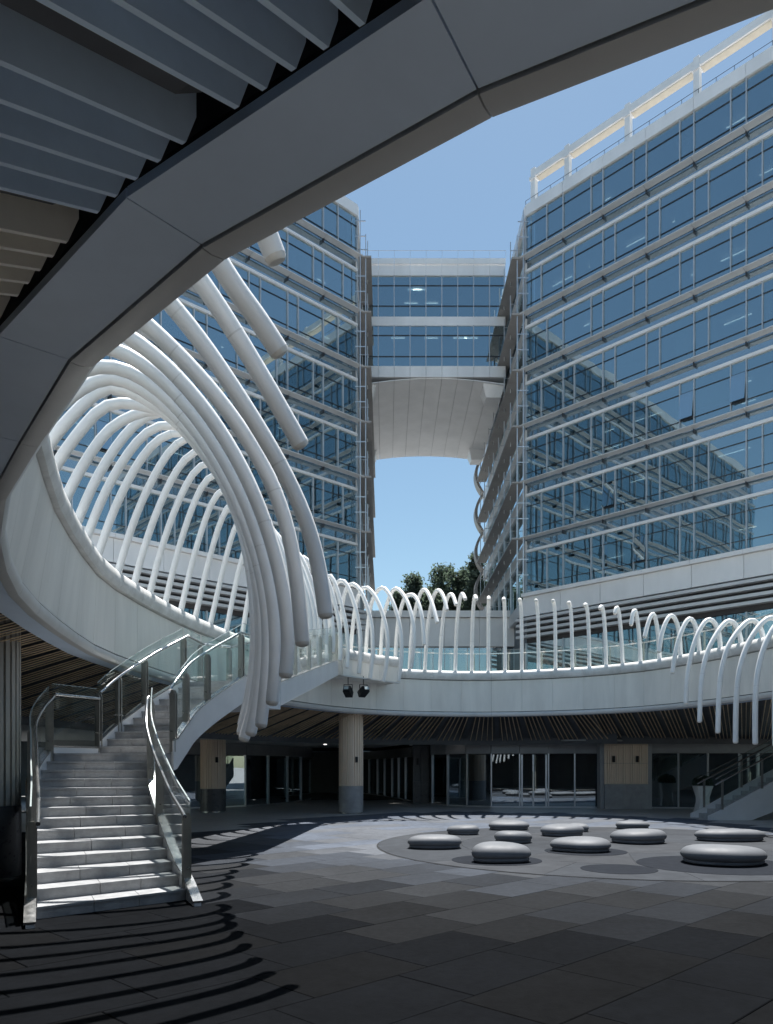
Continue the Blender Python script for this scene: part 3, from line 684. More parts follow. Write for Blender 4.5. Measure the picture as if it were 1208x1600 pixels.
# ------------------------------------------------------------------ low white block beyond the gap, and the trees over it
lb = thing("low_building", "low white panelled building with dark windows seen through the far tubes", "building", (3.5, 60, 0))
LY = 57.0; lz = lambda v: EYE + (1200 - v) / 1208 * LY
n = 7; x0, x1 = -6.0, 12.0; w = (x1 - x0) / n
for k in range(n):
    b = MB(); b.span(x0 + k * w + .01, x0 + (k + 1) * w - .01, LY, LY + .2, lz(1010), lz(966)); b.build("cladding_panel", M["far"], lb)
    b = MB(); b.span(x0 + k * w + .01, x0 + (k + 1) * w - .01, LY - .25, LY + .3, lz(965), lz(955)); b.build("coping", M["far"], lb)
    for q in range(3):
        xa = x0 + k * w + q * w / 3
        inst("window", pane_mesh(w / 3 - .06, lz(1012) - lz(1060), "gshop"), lb, Matrix.Translation((xa + w / 6, LY + .1, (lz(1012) + lz(1060)) / 2)) @ Matrix.Rotation(random.gauss(0, .004), 4, 'Z'))
        b = MB(); b.span(xa - .03, xa + .03, LY, LY + .2, lz(1060), lz(1012)); b.build("mullion", M["mull"], lb)
b = MB(); b.span(x0, x1, LY + .25, LY + .35, lz(1012) - .9, lz(1012) - .8); b.span(x0, x1, LY + 4, LY + 4.2, 0, lz(1010)); b.span(x0, x1, LY + .3, LY + 14, lz(966), lz(957)); b.build("inner_wall", M["inwall"], lb)
b = MB(); b.span(x0, x1, LY - .02, LY + .2, 0, lz(1062)); b.build("lower_wall", M["far"], lb)

def conifer(label, x, y, h, r, mm, seed, nb=900, base=0):
    rnd = random.Random(seed); root = thing("evergreen_tree", label, "tree", (x, y, base), "trees beyond the gap")
    b = MB(); pts = [(x + .15 * math.sin(k), y + .12 * math.cos(k * 1.7), base + h * .97 * k / 8) for k in range(9)]
    b.tube(pts, lambda t: .26 * (1 - t) + .03, 8)
    leaves = MB(); nlimb = int(h * 5.5)
    for q in range(nlimb):
        f = rnd.uniform(.30, 1.0) ** .9; z = base + h * f; L = r * (1.05 - f) ** .62 * rnd.uniform(.45, 1.15) + .25; a = rnd.uniform(0, 6.283)
        p0 = Vector((x, y, z - .3)); dirv = Vector((math.cos(a), math.sin(a), rnd.uniform(.05, .6))).normalized(); p1 = p0 + dirv * L
        b.tube([p0, p0.lerp(p1, .5) + Vector((0, 0, .1)), p1], lambda t: .06 * (1 - t) + .012, 5)
        nl = int(40 + L * 60)
        for k in range(nl):
            t = rnd.uniform(.18, 1.05) ; c = p0.lerp(p1, t) + Vector((rnd.gauss(0, .26), rnd.gauss(0, .26), rnd.gauss(0, .24))) * (.6 + .35 * L)
            u = Vector((rnd.gauss(0, 1), rnd.gauss(0, 1), rnd.gauss(0, .7))).normalized(); v = u.cross(Vector((rnd.gauss(0, 1), rnd.gauss(0, 1), rnd.gauss(0, 1)))).normalized()
            s1, s2 = rnd.uniform(.12, .26), rnd.uniform(.06, .13)
            leaves.add([c - u * s1, c + v * s2, c + u * s1, c - v * s2], [(0, 1, 2, 3)])
    b.build("trunk", M["bark"], root, True); leaves.build("crown", M[mm], root)
for k, (lab, x, y, h, r, mm) in enumerate((
    ("small dark tree at the left end of the row beyond the gap", 1.5, 82, 20.6, 3.0, "leafA"),
    ("slender pointed evergreen second from the left beyond the gap", 2.9, 83, 22.2, 3.3, "leafA"),
    ("broad evergreen with a pointed top in the middle of the gap", 5.9, 83, 23.2, 6.0, "leafB"),
    ("full bushy evergreen right of the middle of the gap", 7.7, 81, 22.2, 6.2, "leafB"),
    ("tall thin sparse treetop beside the right tower's wavy edge", 9.2, 79, 23.4, 2.4, "leafA"))):
    conifer(lab, x, y, h, r, mm, 30 + k)

# ------------------------------------------------------------------ ceilings, shopfronts and pillars under the walkway
shops = thing("arcade_ceiling", "flat ceiling and charcoal bulkhead over the arcade behind the slatted soffit", "ceiling", (3, 30, 2.7))
for nm, a, e, mm in (("ceiling_board", 12.75, 31.5, "ceil"), ("ceiling_board", 31.5, 36.8, "bulk")):
    nseg = 20 if a < 20 else 10
    for k in range(nseg):
        s0, s1 = a + (e - a) * k / nseg, a + (e - a) * (k + 1) / nseg; b = MB()
        sweep(b, s0 + .004, s1 - .004, [(3.16, 2.70, 0), (3.16, 2.76, 0), (13.0 if 19 < s0 < 31 else 6.5, 2.76, 0), (13.0 if 19 < s0 < 31 else 6.5, 2.70, 0)]); b.build(nm, M[mm], shops)
        b = MB(); sweep(b, s0, s1, [(3.14, 2.60, 0), (3.14, ZD - .36, 0), (3.155, ZD - .36, 0), (3.155, 2.60, 0)]); b.build("bulkhead_edge", M["beam"], shops)
b = MB(); b.span(7.0, 24, 30.6, 37, 2.72, 2.78); b.build('ceiling_board', M['bulk'], shops)
b = MB(); b.span(8.4, 24, 30.56, 30.595, 2.6, ZD - .36); b.build('bulkhead_edge', M['beam'], shops)
for k in range(14):
    s = 24.0 + k * .7; q_ = rp(s, 4.2 + (k % 3) * 1.3, 2.69); b = MB(); b.lathe([(.06, -.02), (.07, .0), (.07, .015)], q_, 12); b.build("downlight", M["light"] if k % 4 == 0 else M["pot"], shops)

def glazing(root, poly, zt, zb=.0, mm="gshop", mw=.055, bulk=(2.25, 2.70), double=()):
    for i, (a, e) in enumerate(zip(poly, poly[1:])):
        a3, e3 = Vector((a[0], a[1], 0)), Vector((e[0], e[1], 0)); X = (e3 - a3); L = X.length; X.normalize(); c = (a3 + e3) / 2
        inst("glass_pane", pane_mesh(L - .05, zt - zb - .08, mm), root, basis(X, c + Vector((0, 0, (zt + zb) / 2))) @ Matrix.Rotation(random.gauss(0, .004), 4, 'Z'))
        b = MB(); b.box(a3 + Vector((0, 0, (zt + zb) / 2)), (mw, .13, zt - zb), X); b.build("mullion", M["alu"], root)
        b = MB(); b.box(c + Vector((0, 0, zb + .03)), (L - mw - .01, .10, .06), X); b.build("sill_rail", M["alu"], root)
        if bulk:
            b = MB(); b.box(c + Vector((0, 0, (bulk[0] + bulk[1]) / 2)), (L - .008, .22, bulk[1] - bulk[0]), X); b.build("bulkhead_panel", M["bulk"], root)
        if i in double:
            Yv = Vector((0, 0, 1)).cross(X); Yv = Yv if Yv.y < 0 else -Yv
            for t in (L * .08, L * .5 - .03, L * .92):
                b = MB(); b.box(a3 + X * t + Yv * .05 + Vector((0, 0, zt / 2)), (.07, .05, zt - .1), X); b.build("door_stile", M["alu"], root)
            for t in (L * .46, L * .54):
                b = MB(); b.tube([a3 + X * t + Yv * .13 + Vector((0, 0, .7)), a3 + X * t + Yv * .13 + Vector((0, 0, 1.5))], .015, 8); b.build("door_handle", M["steel"], root)
sf = thing("shopfront", "long glazed shopfront with silver mullions and double door left of the timber pier", "shopfront", (6, 32, 0))
def ux_at(u, y): return ((u - 604) / 1208 * y, y)
P1 = [ux_at(u, y) for u, y in ((676, 35.0), (700, 33.7), (730, 32.9), (768, 32.4), (812, 32.15), (857, 32.0), (898, 31.9), (941, 31.75))]
glazing(sf, P1, 2.25, double=(4,))
sf2 = thing("shopfront", "glazed shopfront behind the white planter right of the timber pier", "shopfront", (12, 31.4, 0))
P2 = [ux_at(u, y) for u, y in ((1017, 31.6), (1060, 31.5), (1106, 31.4), (1155, 31.3), (1185, 31.2), (1230, 31.1), (1290, 31.0), (1360, 31.0))]
glazing(sf2, P2, 2.25, double=(3,))
sf3 = thing("shopfront", "curved dark glass shopfront beside the pillar behind the stairs", "shopfront", (-6, 33, 0))
P3 = [(-12.5, 28.6), (-10.3, 29.8), (-8.6, 30.9), (-7.4, 31.8)] + [ux_at(u, y) for u, y in ((383, 33.0), (419, 34.4), (449, 36.2), (470, 38.2), (485, 40.4))]
glazing(sf3, P3, 2.2, bulk=(2.2, 2.68))
sf4 = thing("shopfront", "row of dark glazing bays along the recessed passage right of the round pillar", "shopfront", (0, 40, 0))
P4 = [ux_at(u, y) for u, y in ((560, 50.5), (577, 48.5), (590, 46.5), (601, 44.6), (613, 42.8), (623, 41.2), (634, 39.6), (646, 38.0))]
glazing(sf4, P4, 2.2, bulk=(2.2, 2.68), mw=.11)
rooms = thing("shop_interiors", "dark back walls of the shops and the passage seen through the glazing", "wall", (2, 40, 0))
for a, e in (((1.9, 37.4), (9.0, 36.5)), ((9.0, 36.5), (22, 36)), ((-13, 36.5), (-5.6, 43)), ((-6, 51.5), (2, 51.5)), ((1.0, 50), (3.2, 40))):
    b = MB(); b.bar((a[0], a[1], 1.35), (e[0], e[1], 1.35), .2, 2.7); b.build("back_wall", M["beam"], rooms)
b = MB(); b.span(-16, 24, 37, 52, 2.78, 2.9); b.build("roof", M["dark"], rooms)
for x, y, c in ((4.2, 34.6, "pier"), (6.1, 34.9, "wood"), (12.4, 34.0, "wood"), (14.2, 34.5, "pier"), (-8.0, 34.5, "wood")):
    b = MB(); b.box((x, y, 1.1), (.7, .5, 2.2)); b.build("display_stand", M[c], rooms)
# dark back walls all round, off to the sides and behind the viewpoint
bw = thing("arcade_wall", "charcoal wall under the walkway at the back of the arcade on the left", "wall", (-12, 12, 0))
for k in range(40):
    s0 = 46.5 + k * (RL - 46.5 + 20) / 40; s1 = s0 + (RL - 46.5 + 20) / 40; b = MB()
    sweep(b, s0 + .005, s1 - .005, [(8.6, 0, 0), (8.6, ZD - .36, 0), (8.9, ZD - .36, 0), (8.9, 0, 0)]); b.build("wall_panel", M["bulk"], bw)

def flute(b, c, r, z0, z1, n=28, depth=.05):
    ring = []
    for k in range(n):
        a = 2 * math.pi * k / n; w = 2 * math.pi / n
        for f, rr in ((-.32, r), (.32, r), (.36, r - depth), (.64, r - depth)):
            ring.append((c[0] + rr * math.cos(a + f * w), c[1] + rr * math.sin(a + f * w)))
    m = len(ring); b.add([(x, y, z0) for x, y in ring] + [(x, y, z1) for x, y in ring], [tuple(range(m - 1, -1, -1)), tuple(range(m, 2 * m))] + [(i, (i + 1) % m, m + (i + 1) % m, m + i) for i in range(m)])
def pillar(label, x, y, r, zs, ztop, lower, shaft="wood"):
    root = thing("round_pillar", label, "pillar", (x, y, 0))
    b = MB(); flute(b, (x, y), r, zs, ztop); b.build("ribbed_shaft", M[shaft], root)
    b = MB(); b.lathe([(r + .005, .05), (r + .005, zs - .006)], (x, y, 0), 40); b.build("stone_base", M[lower], root, 'auto')
    b = MB(); b.lathe([(r - .03, .0), (r - .03, .05)], (x, y, 0), 40); b.build("foot_ring", M["steel"], root, 'auto')
    b = MB(); b.box((x + r * .5, y - r * .9, 1.95), (.09, .08, .2)); b.build("wall_light", M["black"], root)
pillar("timber clad round pillar with grey stone base in the middle of the arcade", ux_at(548.5, 28.12)[0], 28.12, .445, 1.0, ZS + .25, "plinth")
pillar("timber clad round pillar with dark base behind the staircase", ux_at(333, 28.9)[0], 28.9, .47, .88, 2.72, "plinthd")
pillar("grey ribbed round pillar cut by the left edge of the picture", -5.93, 11.45, .47, 1.1, 4.6, "plinthd", "woodg")
pr2 = thing("slate_pier", "square dark slate pier at the corner of the recessed passage", "pier", (1.55, 36.3, 0))
for z0, z1, mm in ((0, 1.0, "plinthd"), (1.006, 2.7, "pier")):
    for xx in (-.19, .19):
        b = MB(); b.span(1.62 + xx - .185, 1.62 + xx + .185, 36.3, 36.9, z0, z1); b.build("stone_slab", M[mm], pr2)
b = MB(); b.box((1.45, 36.25, 1.95), (.1, .1, .3)); b.build("wall_light", M["black"], pr2)
# timber pier with stone base and two wall lights
wp = thing("timber_pier", "wide ribbed timber pier with stone base and two black wall lights", "pier", (9.5, 31.3, 0))
px0, px1 = ux_at(945, 31.0)[0], ux_at(1013, 31.0)[0]; pm = (px0 + px1) / 2; mid0 = px0 + (px1 - px0) * .42
for xa, xb in ((px0, mid0 - .004), (mid0 + .004, px1)):
    for z0, z1 in ((1.0, 1.835), (1.845, 2.95)):
        b = MB(); b.span(xa, xb, 31.05, 31.4, z0, z1); nr = int((xb - xa) / .09)
        for k in range(nr):
            x = xa + (k + .5) * (xb - xa) / nr; b.span(x - .027, x + .027, 30.97, 31.05, z0, z1)
        b.build("ribbed_panel", M["wood"], wp)
    b = MB(); b.span(xa, xb, 30.99, 31.4, 0, .992); b.build("stone_slab", M["plinth"], wp)
for xa, xb in ((px0 - .17, px0 - .01), (px1 + .01, px1 + .17)):
    b = MB(); b.span(xa, xb, 31.06, 31.5, 0, 2.7); b.build("side_frame", M["bulk"], wp)
for u in (958, 995):
    x = ux_at(u, 31)[0]; b = MB(); b.span(x - .05, x + .05, 30.88, 30.985, 1.88, 2.13); b.build("wall_light", M["black"], wp)

# ------------------------------------------------------------------ curved staircase with glass guards
st = thing("curved_staircase", "curved grey granite staircase with glass guards and steel handrails climbing to the walkway", "staircase", (-3.2, 9, 0))
KL = [(0,(-3.66,8.04)),(1,(-3.82,8.40)),(3,(-4.15,9.14)),(5,(-4.53,9.95)),(7,(-4.85,10.65)),(10,(-5.25,11.5)),(12,(-5.38,12.02)),(14,(-5.42,12.55)),(15,(-4.98,13.4)),(17,(-4.84,13.75)),(19,(-4.63,14.1)),(21.5,(-4.42,14.7)),(24,(-4.13,15.3)),(25,(-4.02,15.55))]
KR = [(0,(-2.33,9.28)),(1,(-2.50,9.65)),(3,(-2.85,10.3)),(5,(-3.16,10.95)),(7,(-3.46,11.6)),(10,(-3.75,12.2)),(12,(-3.85,12.5)),(14,(-3.9,12.72)),(15,(-3.58,12.86)),(17,(-3.5,13.2)),(19,(-3.42,13.6)),(21.5,(-3.22,14.25)),(24,(-2.95,14.9)),(25,(-2.84,15.15))]
def smoothk(K, x):
    n = len(K)
    for i in range(n - 1):
        if x <= K[i + 1][0] or i == n - 2:
            a, pa = K[i]; b_, pb = K[i + 1]; pa, pb = Vector(pa), Vector(pb); k = (x - a) / (b_ - a)
            if 13.9 < x < 15.1: return pa.lerp(pb, k)
            def tan(j):
                j0, j1 = max(j - 1, 0), min(j + 1, n - 1)
                if K[j][0] == 14: j1 = j
                if K[j][0] == 15: j0 = j
                return (Vector(K[j1][1]) - Vector(K[j0][1])) / max(.5, K[j1][0] - K[j0][0])
            m0, m1 = tan(i) * (b_ - a), tan(i + 1) * (b_ - a)
            return pa * (2*k**3 - 3*k*k + 1) + m0 * (k**3 - 2*k*k + k) + pb * (-2*k**3 + 3*k*k) + m1 * (k**3 - k*k)
LE = lambda i: smoothk(KL, i)
RE = lambda i: smoothk(KR, i)
RI = .135
def stair_step(l0, r0, r1, l1, z, ri, parent, j):
    o = None; l0, r0, r1, l1 = map(Vector, (l0, r0, r1, l1)); fwd = ((l1 + r1) / 2 - (l0 + r0) / 2).normalized()
    cuts = [0, .30 + .06 * (j % 3), .66 + .05 * ((j + 1) % 2), 1]
    b = MB()
    for a, e in zip(cuts, cuts[1:]):
        a += .0018; e -= .0018
        pa0, pe0, pe1, pa1 = l0.lerp(r0, a), l0.lerp(r0, e), l1.lerp(r1, e) + fwd * .06, l1.lerp(r1, a) + fwd * .06
        nf = fwd * .018
        b.hexa([(*(pa0 + nf), z - ri - .04), (*(pe0 + nf), z - ri - .04), (*pe1, z - ri - .04), (*pa1, z - ri - .04), (*(pa0 + nf), z - .03), (*(pe0 + nf), z - .03), (*pe1, z - .03), (*pa1, z - .03)])
        b.hexa([(*pa0, z - .028), (*pe0, z - .028), (*pe1, z - .028), (*pa1, z - .028), (*pa0, z), (*pe0, z), (*pe1, z), (*pa1, z)])
    return b.build("step", M["granite"], parent)
for i in range(1, 25): stair_step(LE(i), RE(i), RE(i + 1), LE(i + 1), RI * i, RI, st, i)
# flight 3: landing, then up to the platform on the walkway
ZL = RI * 25
land = [(-4.02, 15.55), (-2.84, 15.15), (-2.3, 16.2), (-3.45, 17.0), (-3.95, 16.6)]
b = MB(); b.prism(land, ZL - .16, ZL); b.build("landing_slab", M["granite"], st)
b = MB(); b.prism([(-4.08, 15.5), (-2.80, 15.08), (-2.22, 16.18), (-3.45, 17.08), (-4.03, 16.64)], ZL - .5, ZL - .165); b.build("landing_beam", M["stepmetal"], st)
A0, A1 = Vector((-2.3, 16.2)), Vector((-1.62, 24.6)); B0, B1 = Vector((-3.45, 17.0)), Vector((-2.62, 23.9)); n3 = 12; r3 = (ZD - ZL) / n3
for i in range(n3):
    stair_step(B0.lerp(B1, i / n3), A0.lerp(A1, i / n3), A0.lerp(A1, (i + 1) / n3), B0.lerp(B1, (i + 1) / n3), ZL + r3 * (i + 1), r3, st, i)
def ribbon(b, pts, offs, zlo, zhi, clip=None):
    """upright band along plan points with thickness; pts [(Vector2, z, side)]"""
    n = len(pts); V = []
    for p, z, sd_ in pts:
        lo = z + zlo; lo = max(lo, clip) if clip is not None else lo; hi = max(z + zhi, lo + .002)
        q0, q1 = p + sd_ * offs[0], p + sd_ * offs[1]
        V += [(q0.x, q0.y, lo), (q1.x, q1.y, lo), (q1.x, q1.y, hi), (q0.x, q0.y, hi)]
    f = [(0, 3, 2, 1), (4 * n - 4, 4 * n - 3, 4 * n - 2, 4 * n - 1)]
    for i in range(n - 1):
        for k in range(4): f.append((4 * i + k, 4 * i + (k + 1) % 4, 4 * i + 4 + (k + 1) % 4, 4 * i + 4 + k))
    b.add(V, f)
def edge_pts(fn, other, i0, i1, st_=.25, zf=None):
    out = []; n = max(2, int(round((i1 - i0) / st_)) + 1)
    for k in range(n):
        i = i0 + (i1 - i0) * k / (n - 1); p = fn(i); t = (fn(i + .05) - fn(i - .05))
        s_ = Vector((t.y, -t.x)).normalized(); c = other(i) - p
        if s_.dot(c) > 0: s_ = -s_                     # points away from the steps
        out.append((p, (zf or (lambda q: RI * q))(i), s_))
    return out
S3 = lambda a, b_: (lambda i: a.lerp(b_, i / 12.0))
Z3 = lambda i: ZL + r3 * i
LANDR = lambda i: Vector((-2.84, 15.15)).lerp(Vector((-2.3, 16.2)), i)
LANDL1 = lambda i: Vector((-4.02, 15.55)).lerp(Vector((-3.95, 16.6)), i)
LANDL2 = lambda i: Vector((-3.95, 16.6)).lerp(Vector((-3.45, 17.0)), i)
KINKL = lambda i: Vector(LE(14)).lerp(LE(15), i); KINKR = lambda i: Vector(RE(14)).lerp(RE(15), i)
runs = [ # (edge, other edge, i0, i1, z function, posts at)
    (LE, RE, -.25, 14, None, (1.15, 5.6, 9.8, 13.8)), (RE, LE, -.25, 14, None, (1.3, 6.6, 10.4, 13.8)),
    (LE, RE, 15, 25, None, (15.1, 17.6, 20.6, 24.8)), (RE, LE, 15, 25, None, (15.1, 17.6, 20.8, 24.8)),
    (KINKL, KINKR, .02, .98, lambda i: RI * 14.2, ()), 
    (S3(A0, A1), S3(B0, B1), 0, 12, Z3, (.1, 2.5, 5, 7.5, 10, 11.9)), (S3(B0, B1), S3(A0, A1), 0, 12, Z3, (.1, 4, 8, 11.9)),
    (LANDR, LANDL1, 0, 1, lambda i: ZL, ()), (LANDL1, LANDR, 0, 1, lambda i: ZL, (.95,)), (LANDL2, LANDR, 0, 1, lambda i: ZL, ())]
for fn, ot, i0, i1, zf, posts in runs:
    lower = fn in (LE, RE) and i0 < 1; stp = .25 if fn in (LE, RE) else (i1 - i0) / 8
    ep = edge_pts(fn, ot, i0, i1, stp, zf)
    b = MB(); ribbon(b, ep, (.0, .085), -.42, .07, .0 if lower else None); b.build("stringer", M["stepmetal"], st, 'auto')
    b = MB(); ribbon(b, ep, (-.012, .105), .075, .10); b.build("base_channel", M["steel"], st, 'auto')
    # glass sheets between the posts
    cuts = sorted(set([max(i0, .9 if lower else i0)] + [q for q in posts] + [i1])); cuts = [c for k, c in enumerate(cuts) if k == 0 or c - cuts[k - 1] > .25 * (1 if fn in (LE, RE) else .3)]
    for a, e in zip(cuts, cuts[1:]):
        g_ = .006 * (e - a); pp = edge_pts(fn, ot, a + g_, e - g_, max((e - a) / 8, .02), zf)
        b = MB(); ribbon(b, pp, (.035, .05), .10, 1.10); pn = b.build("glass_pane", M["grail"], st, 'auto')
        b = MB(); ribbon(b, pp, (.034, .051), 1.102, 1.110); b.build("glass_edge", M["gedge"], pn, 'auto')
    hr = [(*(p - s_ * .03), z + .93) for p, z, s_ in edge_pts(fn, ot, max(i0, .85 if lower else i0), i1, stp, zf)]
    b = MB(); b.tube(hr, .026, 10); b.build("handrail", M["steel"], st, 'auto')
    for q in posts:
        p, z, s_ = edge_pts(fn, ot, q, q + .02, .02, zf)[0]; t = Vector((-s_.y, s_.x)); S_ = Vector((s_.x, s_.y, 0)); T_ = Vector((t.x, t.y, 0))
        for o_ in (-.03, .03):
            b = MB(); c = Vector((p.x, p.y, 0)) + T_ * o_ + S_ * .03; w, th = .052, .009; zz = [z - .12, z + .84, z + .91]
            V = []
            for sg_ in (-th, th):
                for tw, zq in ((-w, zz[0]), (w, zz[0]), (w, zz[1]), (w * .4, zz[2]), (-w * .4, zz[2]), (-w, zz[1])): V.append(c + S_ * tw + T_ * sg_ + Vector((0, 0, max(0.0, zq))))
            b.add(V, [(5, 4, 3, 2, 1, 0), (6, 7, 8, 9, 10, 11)] + [(k, (k + 1) % 6, 6 + (k + 1) % 6, 6 + k) for k in range(6)]); b.build("post", M["steel2"], st)
        b = MB(); cc = Vector((p.x, p.y, z + .22)) + S_ * .034; b.tube([cc - T_ * .09, cc + T_ * .09], .012, 8); b.tube([cc - S_ * .05, cc + S_ * .05], .016, 8); b.build("glass_clamp", M["steel"], st)
for nm, f0, f1, i0, i1, zf in (("soffit", LE, RE, 3.2, 14, None), ("soffit", LE, RE, 14, 25, None), ("soffit", S3(B0, B1), S3(A0, A1), 0, 12, Z3)):
    b = MB(); n = 24; V = []
    for k in range(n + 1):
        i = i0 + (i1 - i0) * k / n; z = (zf or (lambda q: RI * q))(i) - .40; l, r_ = f0(i), f1(i); m_ = (l + r_) / 2
        V += [(l.x, l.y, z), (m_.x, m_.y, z - .10), (r_.x, r_.y, z)]
    F_ = []
    for k in range(n):
        for c in (0, 1): F_.append((3 * k + c, 3 * k + c + 1, 3 * k + c + 4, 3 * k + c + 3))
    b.add(V, F_); b.build(nm, M["stepmetal"], st, True)
# platform where the stair meets the walkway
PSA, PSB, PN, ZP = 25.75, 29.15, .93, 5.50
edge = [rp(PSA + (PSB - PSA) * k / 6, -PN, 0) for k in range(7)]; inner = [rp(PSA + (PSB - PSA) * k / 6, -.02, 0) for k in range(7)]
b = MB()
for k in range(6):
    q0, q1, q2, q3 = inner[k], edge[k], edge[k + 1], inner[k + 1]
    b.hexa([(v_.x, v_.y, 4.66) for v_ in (q0, q1, q2, q3)] + [(v_.x, v_.y, ZD - .01) for v_ in (q0, q1, q2, q3)])
b.build("platform", M["panel"], st)
for k in range(0, 6, 2):
    b = MB()
    for h_ in (k, k + 1):
        sa, sb_ = PSA + (PSB - PSA) * h_ / 6 + (.006 if h_ == k else 0), PSA + (PSB - PSA) * (h_ + 1) / 6 - (.006 if h_ > k else 0)
        sweep(b, sa, sb_, [(-PN - .01, 4.62, 0), (-PN - .01, ZP - .30, 0), (-PN - .04, ZP - .30, 0), (-PN - .04, 4.62, 0)])
    b.build("fascia_panel", M["panel"], st)
    b = MB()
    sweep(b, PSA + (PSB - PSA) * k / 6 + .004, PSA + (PSB - PSA) * (k + 2) / 6 - .004, [(o_ - PN, z_ - ZC + ZP, 0) for o_, z_, w_ in COP]); b.build("coping", M["cap"], st, 'auto')
b = MB(); sweep(b, PSA, PSB, [(-PN + .05, 4.585, 0), (-PN + .05, 4.625, 0), (-PN - .07, 4.625, 0), (-PN - .07, 4.585, 0)]); b.build("edge_trim", M["trim"], st)
for se in (PSA, PSB):
    b = MB(); sweep(b, se - .02, se + .02, [(-PN, 4.63, 0), (-PN, ZP - .2, 0), (-.05, ZP - .2, 0), (-.05, 4.63, 0)]); b.build("end_panel", M["panel"], st)

# ------------------------------------------------------------------ two spotlights hung under the platform
for k, (u, lab, yaw) in enumerate(((544, "left one of two black spotlights hung under the stair platform", -.25), (568, "right one of two black spotlights hung under the stair platform", .55))):
    y = 25.1 + .5 * k; x = (u - 604) / 1208 * y; z = EYE + (1200 - 1081) / 1208 * y
    root = thing("spotlight", lab, "spotlight", (x, y, z), "spotlights under the platform")
    m = Matrix.Translation((x, y, z)) @ Matrix.Rotation(yaw, 4, 'Z') @ Matrix.Rotation(R(-28), 4, 'X')
    b = MB(); b.box((0, 0, 0), (.24, .36, .21)); b.box((0, -.20, 0), (.20, .06, .16)); b.box((0, .19, 0), (.18, .05, .14))
    for q in range(5): b.box((0, .0 + q * .035, .115), (.2, .012, .04))
    inst("housing", b.mesh("housing", M["black"]), root, m)
    b = MB(); b.box((0, -.236, 0), (.15, .008, .11)); inst("lens", b.mesh("lens", M["gedge"]), root, m)
    b = MB(); b.box((-.14, 0, .08), (.015, .04, .3)); b.box((.14, 0, .08), (.015, .04, .3)); b.box((0, 0, .235), (.295, .04, .015)); inst("yoke", b.mesh("yoke", M["black"]), root, Matrix.Translation((x, y, z)) @ Matrix.Rotation(yaw, 4, 'Z'))
    b = MB(); b.tube([(x, y, z + .24), (x, y, 4.68)], .014, 8); b.build("hanging_rod", M["black"], root)

# ------------------------------------------------------------------ stair and planter on the right
es = thing("side_staircase", "pale straight stair with glass guards rising out of the picture at the right", "staircase", (10.5, 24.6, 0))
ex0, ey0, ey1, esl, elen = 10.30, 24.35, 25.75, .53, 3.9
for y in (ey0, ey1):
    b = MB(); V = [(ex0 - .15, y, 0), (ex0 + 1.2, y, 0), (ex0 + elen, y, (elen - 1.9) * esl), (ex0 + elen, y, elen * esl + .25), (ex0 + .2, y, .30), (ex0 - .15, y, .14)]
    V2 = [(a, c + .08, d) for a, c, d in V]; b.add(V + V2, [(0, 1, 2, 3, 4, 5), (11, 10, 9, 8, 7, 6)] + [(k, 6 + k, 6 + (k + 1) % 6, (k + 1) % 6) for k in range(6)]); b.build("stringer", M["stepmetal"], es)
    n = 3
    for k in range(n):
        xa, xb = ex0 + .25 + k * 1.25, ex0 + .25 + (k + 1) * 1.25 - .02
        za, zb_ = .26 + (xa - ex0) * esl, .26 + (xb - ex0) * esl
        b = MB(); b.hexa([(xa, y + .03, za), (xb, y + .03, zb_), (xb, y + .045, zb_), (xa, y + .045, za), (xa, y + .03, za + 1.0), (xb, y + .03, zb_ + 1.0), (xb, y + .045, zb_ + 1.0), (xa, y + .045, za + 1.0)]); b.build("glass_pane", M["grail"], es)
        b = MB(); b.box((xa + .03, y + .0, za + .42), (.07, .03, .95)); b.build("post", M["steel2"], es)
    for dz, r_ in ((.84, .028), (1.02, .012)):
        b = MB(); b.tube([(ex0 + .05, y - .03, .26 + dz + .02), (ex0 + .3, y - .03, .26 + .3 * esl + dz), (ex0 + elen, y - .03, .26 + elen * esl + dz)], r_, 8); b.build("handrail", M["steel"], es, 'auto')
for i in range(13):
    b = MB(); b.span(ex0 + .1 + i * .28, ex0 + .1 + (i + 1) * .28 + .03, ey0 + .085, ey1 - .005, max(0, i * .148 - .1), (i + 1) * .148); b.build("step", M["granite"], es)
pl = thing("planter", "white faceted planter with a dark clipped shrub beside the right hand stair", "planter", (12.05, 29.0, 0))
pxx, pyy = ux_at(1098, 29.0); b = MB(); prof = ((.27, 0), (.20, .38), (.20, .55), (.31, .98)); ring = []
for j, (r_, z) in enumerate(prof):
    for k in range(4):
        a = math.pi / 4 + k * math.pi / 2 + (.0 if j in (0, 3) else .0); rr = r_ * 1.3; ring.append((pxx + rr * math.cos(a), pyy + rr * math.sin(a), z))
        a2 = a + math.pi / 4; rm = r_ * (.93 if j in (0, 3) else 1.28); ring.append((pxx + rm * math.cos(a2), pyy + rm * math.sin(a2), z))
b.add(ring, [tuple(range(7, -1, -1))] + [(8 * j + k, 8 * j + (k + 1) % 8, 8 * j + 8 + (k + 1) % 8, 8 * j + 8 + k) for j in range(3) for k in range(8)] + [tuple(range(24, 32))])
b.build("pot", M["pot"], pl)
b = MB(); rnd = random.Random(3)
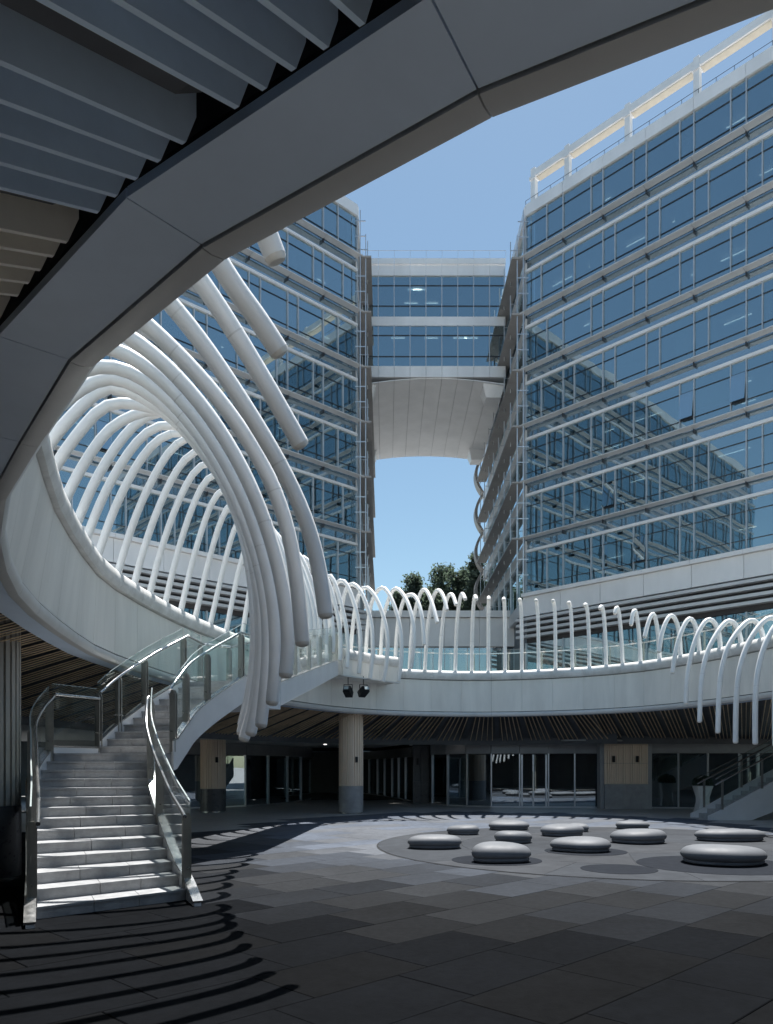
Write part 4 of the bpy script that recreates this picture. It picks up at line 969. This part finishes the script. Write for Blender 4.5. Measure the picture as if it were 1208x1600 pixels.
for k in range(1500):
    a, e_ = rnd.uniform(0, 6.283), math.asin(rnd.uniform(-.3, 1)); rr = .36 * rnd.uniform(.55, 1.05)
    c = Vector((pxx + rr * math.cos(a) * math.cos(e_), pyy + rr * math.sin(a) * math.cos(e_), 1.08 + .8 * rr * math.sin(e_)))
    u_ = Vector((rnd.gauss(0, 1), rnd.gauss(0, 1), rnd.gauss(0, 1))).normalized(); v_ = u_.cross(Vector((rnd.gauss(0, 1), rnd.gauss(0, 1), rnd.gauss(0, 1)))).normalized()
    b.add([c - u_ * .045, c + v_ * .022, c + u_ * .045, c - v_ * .022], [(0, 1, 2, 3)])
b.build("shrub", M["leafA"], pl)

# ------------------------------------------------------------------ pebble seats on the round plaza
def pebble(b, x, y, w, d, h, seed, tear=0.0, rot=0.0):
    rnd = random.Random(seed); ph = [rnd.uniform(0, 6.28) for _ in range(3)]; am = [rnd.uniform(.035, .085), rnd.uniform(.02, .05), rnd.uniform(.008, .03)]
    prof = [(.70, 0), (.86, .02), (.93, .09), (.94, .18), (.925, .225), (.91, .245), (.93, .27), (.985, .36), (1.0, .47), (.985, .60), (.94, .72), (.86, .83), (.74, .91), (.56, .965), (.34, .992), (.12, 1.0)]
    n = 44; base = len(b.v); cr_, sr = math.cos(rot), math.sin(rot)
    for r_, z in prof:
        for k in range(n):
            a = 2 * math.pi * k / n; f = 1 + sum(am[q] * math.cos((q + 2) * a + ph[q]) for q in range(3))
            px_ = r_ * f * math.cos(a) * w / 2; py_ = r_ * f * math.sin(a) * d / 2 * (1 - tear * math.cos(a)); tilt = 1 - tear * .35 * r_ * math.cos(a) + .09 * math.sin(a + ph[0]) * r_
            b.v.append((x + px_ * cr_ - py_ * sr, y + px_ * sr + py_ * cr_, .009 + h * z * (tilt if z > .3 else 1)))
    for i in range(len(prof) - 1):
        for k in range(n):
            k2 = (k + 1) % n; b.f.append([base + i * n + k, base + i * n + k2, base + (i + 1) * n + k2, base + (i + 1) * n + k]); b.mi.append(0)
    b.f.append([base + (len(prof) - 1) * n + k for k in range(n)]); b.mi.append(0)
SEATS = [ # u, bottom v, width px, height px, label
    (679, 1329, 91, 29, "leftmost large pebble seat at the left rim of the plaza"), (724, 1306, 49, 20, "smallest rounded pebble seat near the back left of the group"),
    (794, 1299, 60, 20, "back pebble seat standing alone left of the centre door"), (802, 1320, 64, 26, "pebble seat directly behind the front left one, half hidden by it"),
    (782, 1352, 90, 42, "tall front pebble seat on a dark round inlay, left of centre"), (878, 1309, 63, 25, "pebble seat in the middle of the back row"),
    (903, 1301, 34, 17, "pebble seat mostly hidden behind the middle back one"), (909, 1335, 88, 31, "wide pebble seat at the centre front beside the empty dark disc"),
    (988, 1297, 58, 17, "low pebble seat at the very back before the timber pier"), (996, 1321, 84, 30, "round pebble seat right of centre in front of the timber pier"),
    (1143, 1317, 108, 26, "long teardrop pebble seat at the back right"), (1134, 1357, 142, 42, "largest and nearest pebble seat at the right edge")]
for k, (u, v, wp_, hp, lab) in enumerate(SEATS):
    yf = EYE * 1208 / (v - 1200); w = wp_ * (yf + .3) / 1208; d = w * (.8 if k != 10 else .5); y = yf + d / 2; x = (u - 604) / 1208 * y
    h = min((hp - d / 2 * 1208 / (yf * yf) * .45) / 1208 * yf, .62); h = max(h, .26) * .76
    o = MB(); pebble(o, x, y, w, d, h, 50 + k, tear=.28 if k in (10, 11) else .0, rot=random.uniform(-.15, .15))
    ob = o.build("pebble_seat", M["stone"], None, True); ob["label"] = lab; ob["category"] = "seat"; ob["group"] = "pebble seats on the plaza"
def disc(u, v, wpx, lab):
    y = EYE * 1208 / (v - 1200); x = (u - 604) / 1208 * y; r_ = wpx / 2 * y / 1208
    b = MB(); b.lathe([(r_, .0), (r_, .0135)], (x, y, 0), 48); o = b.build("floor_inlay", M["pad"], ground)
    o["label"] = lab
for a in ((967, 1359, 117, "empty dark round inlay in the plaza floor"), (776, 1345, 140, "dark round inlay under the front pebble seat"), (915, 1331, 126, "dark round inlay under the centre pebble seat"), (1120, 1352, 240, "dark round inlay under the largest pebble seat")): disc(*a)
